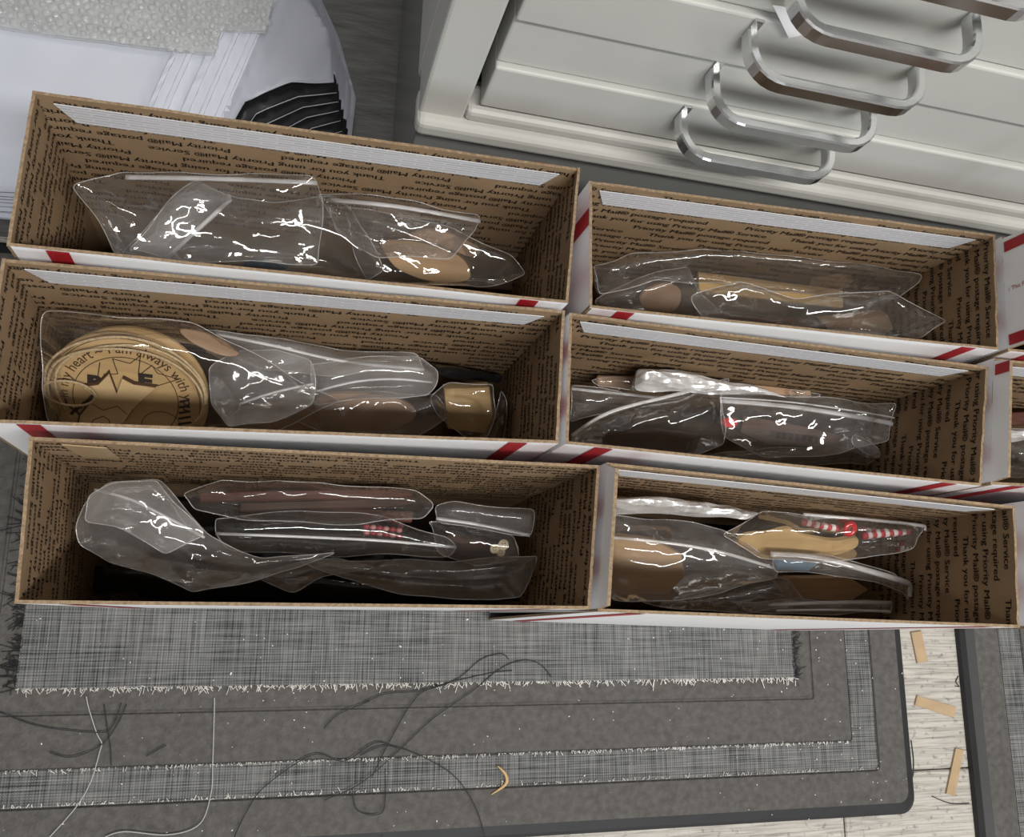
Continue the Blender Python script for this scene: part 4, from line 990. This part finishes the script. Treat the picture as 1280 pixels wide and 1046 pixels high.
for k in range(9):
    z0 = ZB + k * PIT
    prot = -.001 if k % 2 == 0 else .0035
    V, F = box_geo(.0445, CW - .0445, prot, .030, z0 + .0006, z0 + PIT - .0006, .0018, 2)
    dr = mk('drawer', cab(V), F, 'cabinet_paint', CAB)
    # bow handle: flat steel bar bent in a U
    hx0, hx1, hz, rad, pr = .197, .327, z0 + .037, .022, .036
    path = [(hx0, prot + .0005)]
    for a in np.linspace(0, 90, 7): path.append((hx0 + rad - rad * math.cos(math.radians(a)), -(pr - rad) - rad * math.sin(math.radians(a))))
    for a in np.linspace(0, 90, 7): path.append((hx1 - rad + rad * math.sin(math.radians(a)), -(pr - rad) - rad * math.cos(math.radians(a))))
    path.append((hx1, prot + .0005))
    path = np.array(path); m = len(path); V = []; F = []
    bw, bh = .0036, .0058
    ch = .0012
    sec = [(-bw, -bh + ch), (-bw, bh - ch), (-bw + ch, bh), (bw - ch, bh), (bw, bh - ch), (bw, -bh + ch), (bw - ch, -bh), (-bw + ch, -bh)]
    for i in range(m):
        t = path[min(i + 1, m - 1)] - path[max(i - 1, 0)]; t /= np.linalg.norm(t); s = np.array([-t[1], t[0]])
        for u, h in sec: V.append((path[i][0] + s[0] * u, path[i][1] + s[1] * u, hz + h))
    for i in range(m - 1):
        for j in range(8): F.append([i * 8 + j, i * 8 + (j + 1) % 8, (i + 1) * 8 + (j + 1) % 8, (i + 1) * 8 + j])
    F += [list(range(8)), [(m - 1) * 8 + j for j in range(8)][::-1]]
    hd = mk('handle', cab(V), F, 'steel', dr, label='polished steel bow handle')
    for x in (hx0, hx1):
        V, F = box_geo(x - .004, x + .004, prot - .0014, prot + .001, hz - .005, hz + .0135, .0006, 1); mk('handle_tab', cab(V), F, 'steel', dr)
V, F = prism([PY(*q, CY - .0105) for q in ((966, 6), (1000, 12), (1011, 41), (986, 47))], .0005)
mk('paper_tag', V, F, 'paper', label='small white paper tag stuck beside a drawer handle', cat='tag')

# ================================================================== mailer bags and bubble wrap behind the boxes
def mailer(k, z, dx, dy, label):
    """one flat poly mailer: pale sheet whose open end is cut on the slant and droops, dark inside"""
    A = (-.047 + .0085 * k + dx, .447 - .004 * k + dy); Bp = (.030 + .0026 * k + dx, .492 - .0050 * k + dy); Cp = (-.004 + .0048 * k + dx, .585)
    poly_ = [(-.62, .345 + dy), (-.20, .345 + dy), (-.075 + .004 * k, .375 + dy), A, ((A[0] * .5 + Bp[0] * .5), (A[1] + Bp[1]) / 2 + .006), Bp, ((Bp[0] + Cp[0]) / 2 + .012, (Bp[1] + Cp[1]) / 2), Cp, (-.03, .72), (-.05, .82), (-.62, .82)]
    cell = .0055 if k == 0 else .010; bd = []
    for i in range(len(poly_)):
        a, e = np.array(poly_[i]), np.array(poly_[(i + 1) % len(poly_)]); m = max(1, int(np.linalg.norm(e - a) / cell))
        for q in range(m): bd.append(a + (e - a) * q / m)
    bd = np.array(bd); nb = len(bd)
    G = np.array([(x, y) for x in np.arange(-.62, .10, cell) for y in np.arange(.345, .82, cell)])
    ins = np.zeros(len(G), bool); X, Y = G[:, 0], G[:, 1]
    for i in range(nb):
        xa, ya = bd[i]; xb, yb = bd[(i + 1) % nb]
        ins ^= ((ya > Y) != (yb > Y)) & (X < (xb - xa) * (Y - ya) / (yb - ya + 1e-12) + xa)
    G = G[ins]; G = G[np.linalg.norm(G[:, None] - bd[None], axis=2).min(1) > cell * .5]
    ln_ = [(-.058 + (y - .45) * .28, y) for y in np.linspace(.446, .60, 24)]
    G = G[np.linalg.norm(G[:, None] - np.array(ln_)[None], axis=2).min(1) > cell * .45]
    rv, re, rf, *_ = delaunay_2d_cdt([Vector(p) for p in bd] + [Vector(p) for p in G] + [Vector(p) for p in ln_], [(i, (i + 1) % nb) for i in range(nb)] + [(nb + len(G) + i, nb + len(G) + i + 1) for i in range(len(ln_) - 1)], [], 1, 1e-7)
    XY = np.array([v[:] for v in rv]); n = len(XY); hg = (z - .034) / .084
    Z = np.zeros(n)
    for i, (x, y) in enumerate(XY):
        zz = z + .005 * hg * noise.noise(Vector((x * 6, y * 6, 3.3))) + .0015 * hg * noise.noise(Vector((x * 22, y * 22, 1)))
        e = max(0, x + .045 - (.57 - y) * .12)
        zz -= .26 * e * hg
        if k == 0:
            for cs in (-.118, -.108, -.090, -.078, -.066, -.052):
                zz += .0032 * math.exp(-((x - cs - (y - .45) * .28) / .0045) ** 2)
            zz += .004 * math.exp(-((x - .002 - (y - .5) * .5) / .012) ** 2)
        zz -= .10 * hg * max(0, .375 - y) / .03 * max(0, min(1, (-.10 - x) / .2)) * .3
        Z[i] = zz
    V = np.concatenate([np.column_stack([XY, Z]), np.column_stack([XY, Z - .0022])])
    F = []; mi = []
    for q in rf:
        a, e, g = XY[q[0]], XY[q[1]], XY[q[2]]; q = list(q)
        if (e[0] - a[0]) * (g[1] - a[1]) - (e[1] - a[1]) * (g[0] - a[0]) < 0: q = q[::-1]
        c_ = (a + e + g) / 3
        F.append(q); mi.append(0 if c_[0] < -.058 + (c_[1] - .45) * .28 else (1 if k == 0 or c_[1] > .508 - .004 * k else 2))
        F.append([v + n for v in q[::-1]]); mi.append(2)
    for i in range(nb):
        j_ = (i + 1) % nb; F.append([i, j_, j_ + n, i + n][::-1]); mi.append(0)
    return mk('poly_mailer', V, F, ['poly_white', 'poly_shade_grey', 'poly_black'], smooth=True, label=label, cat='mailer', group='stack of white poly mailers', midx=mi)
NM = 9
for k in range(NM):
    mailer(k, .034 + (NM - 1 - k) * .0105, rnd.uniform(-.0015, .0015), rnd.uniform(-.0015, .0015), 'top white poly mailer under the bubble wrap' if k == 0 else 'white poly mailer, ' + ('second', 'third', 'fourth', 'fifth', 'sixth', 'seventh', 'eighth', 'ninth')[k - 1] + ' from the top of the stack')
tm = [o for o in C.objects if o.name == 'poly_mailer'][0]
tv_ = np.array([v.co[:] for v in tm.data.vertices]) + ORG[tm]; tv_ = tv_[:len(tv_) // 2]
for xs_, wd_ in ((-.118, .0035), (-.106, .0035), (-.090, .0060), (-.076, .0030), (-.062, .0045)):
    top = []; ys_ = np.linspace(.385, .60, 26)
    for y in ys_:
        for e_ in (-wd_ / 2, wd_ / 2):
            x = xs_ + (y - .45) * .28 + e_; i_ = np.argsort(((tv_[:, :2] - [x, y]) ** 2).sum(1))[:3]; top.append((x, y, tv_[i_, 2].mean() + .0016))
    V = top + [(a, b_, c_ - .0016) for a, b_, c_ in top]; n_ = len(top); F = []
    for k in range(len(ys_) - 1):
        a = 2 * k; F += [[a, a + 1, a + 3, a + 2], [a, a + 2, n_ + a + 2, n_ + a], [a + 1, n_ + a + 1, n_ + a + 3, a + 3]]
    mk('crease_strip', V, F, 'poly_white', tm, smooth=False)  # raised strips added so the mailer's creases show some shading
# bubble wrap: folded sheet with rows of bubbles
bw = thing('bubble_wrap', (-.25, .62, .125), 'clear bubble wrap sheet lying on the white mailers', 'bubble wrap')
zt = .034 + (NM - 1) * .0105 + .0095
bl = [P(-60, 25, zt), P(0, 32, zt), P(60, 42, zt), P(130, 50, zt), P(190, 58, zt), P(268, 66, zt), P(276, 36, zt), P(332, 38, zt), P(342, 0, zt), P(352, -90, zt), P(-60, -120, zt)]
for layer in range(2):
    V, F = prism([p - [0, 0, .004 * layer] for p in bl], .0012); mk('film_sheet', V, F, 'bubble_film', bw)
poly = np.array([p[:2] for p in bl]); parts = []
def inpoly(x, y):
    c_ = False
    for i in range(len(poly)):
        xa, ya = poly[i]; xb, yb = poly[(i + 1) % len(poly)]
        if (ya > y) != (yb > y) and x < (xb - xa) * (y - ya) / (yb - ya) + xa: c_ = not c_
    return c_
sp_ = .0078; j = 0; y = poly[:, 1].min()
while y < poly[:, 1].max():
    x = poly[:, 0].min() + (j % 2) * sp_ / 2
    while x < poly[:, 0].max():
        if inpoly(x, y):
            r = sp_ * .47 * rnd.uniform(.8, 1.05); h = .0028 * rnd.uniform(.4, 1.2); n = 8
            cx, cy = x + rnd.uniform(-.001, .001), y + rnd.uniform(-.001, .001); Vb = []
            for q, hh in ((1, 0), (.85, .6), (.5, .92)):
                for a in range(n): Vb.append((cx + r * q * math.cos(a * 6.283 / n), cy + r * q * math.sin(a * 6.283 / n), zt + h * hh))
            Vb.append((cx + rnd.uniform(-.001, .001), cy, zt + h))
            Fb = [[l * n + a, l * n + (a + 1) % n, (l + 1) * n + (a + 1) % n, (l + 1) * n + a] for l in range(2) for a in range(n)] + [[2 * n + a, 2 * n + (a + 1) % n, 3 * n] for a in range(n)]
            parts.append((Vb, Fb))
        x += sp_
    y += sp_ * .87; j += 1
V, F = join(parts); mk('bubbles', V, F, 'bubble_film', bw, smooth=True, kind='stuff')

# ================================================================== small litter on the floor and the mat
for q, lb in (([(1139, 790), (1152, 788), (1160, 826), (1147, 829)], 'tan cardboard strip touching the mat edge on the plank floor'),
              ([(1147, 869), (1196, 884), (1193, 897), (1144, 881)], 'tan cardboard strip lying across the plank floor between the mats'),
              ([(1195, 935), (1205, 937), (1194, 995), (1183, 992)], 'tan cardboard strip beside the curved black thread on the planks')):
    V, F = prism([P(*p, .0022) for p in q], .0020, (0, 0, -1)); mk('cardboard_strip', V, F, 'cardboard', label=lb, cat='cardboard', group='cardboard strips on the planks')
TH_ = [([(268, 872), (268, 885), (266, 951), (264, 990), (250, 1029), (211, 1043), (156, 1039), (131, 1046)], 'thread_light', 'long pale thread running down and curling over the mat border'),
       ([(108, 870), (111, 885), (121, 916), (127, 928), (125, 939), (113, 978), (94, 1010), (62, 1046)], 'thread_light', 'pale thread leaving the knot of threads toward the mat edge'),
       ([(0, 890), (40, 905), (80, 912), (125, 915), (140, 908), (152, 878)], 'thread_dark', 'dark thread across the knot of threads'),
       ([(62, 940), (90, 946), (125, 932), (145, 908), (158, 880)], 'thread_dark', 'dark thread bowed through the knot of threads'),
       ([(130, 880), (134, 910), (138, 935), (139, 957)], 'thread_dark', 'short dark thread hanging from the knot of threads'),
       ([(450, 944), (482, 932), (520, 942), (562, 965), (584, 990), (598, 1018), (606, 1046)], 'thread_dark', 'dark thread arching over the woven border down to the mat edge'),
       ([(450, 881), (482, 867), (527, 863), (570, 849), (601, 824), (626, 817), (636, 824)], 'thread_dark', 'dark thread ending in a small hook on the woven middle'),
       ([(405, 1000), (450, 979), (496, 940), (541, 898), (591, 863), (626, 835), (654, 825), (675, 830), (689, 846)], 'thread_dark', 'longest dark thread, from the border to the woven middle'),
       ([(464, 972), (485, 930), (513, 881), (538, 860), (608, 842), (640, 838)], 'thread_dark', 'dark thread crossing the longest one'),
       ([(496, 935), (469, 928), (430, 951), (391, 943), (332, 982), (309, 1013), (293, 1046)], 'thread_dark', 'dark thread wandering from the crossing to the mat edge'),
       ([(440, 985), (445, 1010), (462, 1018), (478, 1014), (482, 990), (481, 960)], 'thread_dark', 'dark thread in a U shape on the mat border'),
       ([(405, 910), (418, 896), (432, 888), (462, 876)], 'thread_dark', 'short dark thread below the frayed edge'),
       ([(183, 945), (195, 938), (208, 931)], 'thread_dark', 'short straight dark sliver on the plain mat strip')]
for pl, mt, lb in TH_:
    pts = spline([P(*q, MT + .0026) + [0, 0, rnd.uniform(0, .001)] for q in pl], 8)
    V, F = tube_geo(pts, .00046, 5); mk('loose_thread', V, F, mt, smooth=True, label=lb, cat='thread', group='loose threads on the mat')
pts = spline([P(*q, MT + .0012) for q in ((622, 957), (632, 968), (632, 980), (614, 993))], 8)
V, F = tube_geo(pts, [.0004 + .0014 * math.sin(math.pi * i / (len(pts) - 1)) for i in range(len(pts))], 5, flat=.4); mk('wood_sliver', V, F, 'wood_pale', smooth=True, label='curved pale wood sliver on the woven border', cat='sliver')
for pl, lb in (([(1165, 995), (1188, 1004), (1212, 1004)], 'curved black thread on the planks'), ([(1139, 925), (1142, 950), (1141, 970), (1136, 982)], 'thin dark thread along the mat edge on the planks'), ([(1198, 845), (1195, 852), (1199, 858), (1194, 857)], 'tiny dark curl of thread on the planks')):
    V, F = tube_geo(spline([P(*q, .0008) for q in pl], 8), .0005, 5); mk('loose_thread', V, F, 'thread_dark', smooth=True, label=lb, cat='thread')
parts = []
r = random.Random(4)
for _ in range(230):
    x, y = r.uniform(-.3, .67), r.uniform(-.20, 0.0); z = MT + .0003
    if y > -.203 + .141 and x < .535: z = MT + .0018
    s = r.uniform(.00025, .0007) * (1.6 if r.random() < .08 else 1)
    V, F = box_geo(x - s, x + s, y - s * .6, y + s * .6, z - .0002, z + s * .5); a = r.uniform(0, 3)
    cc = np.array([x, y]); V[:, :2] = (V[:, :2] - cc) @ np.array([[math.cos(a), math.sin(a)], [-math.sin(a), math.cos(a)]]) + cc
    parts.append((V, F))
V, F = join(parts); mk('lint', V, F, 'lint', label='pale lint specks scattered over the mat', cat='lint', kind='stuff')
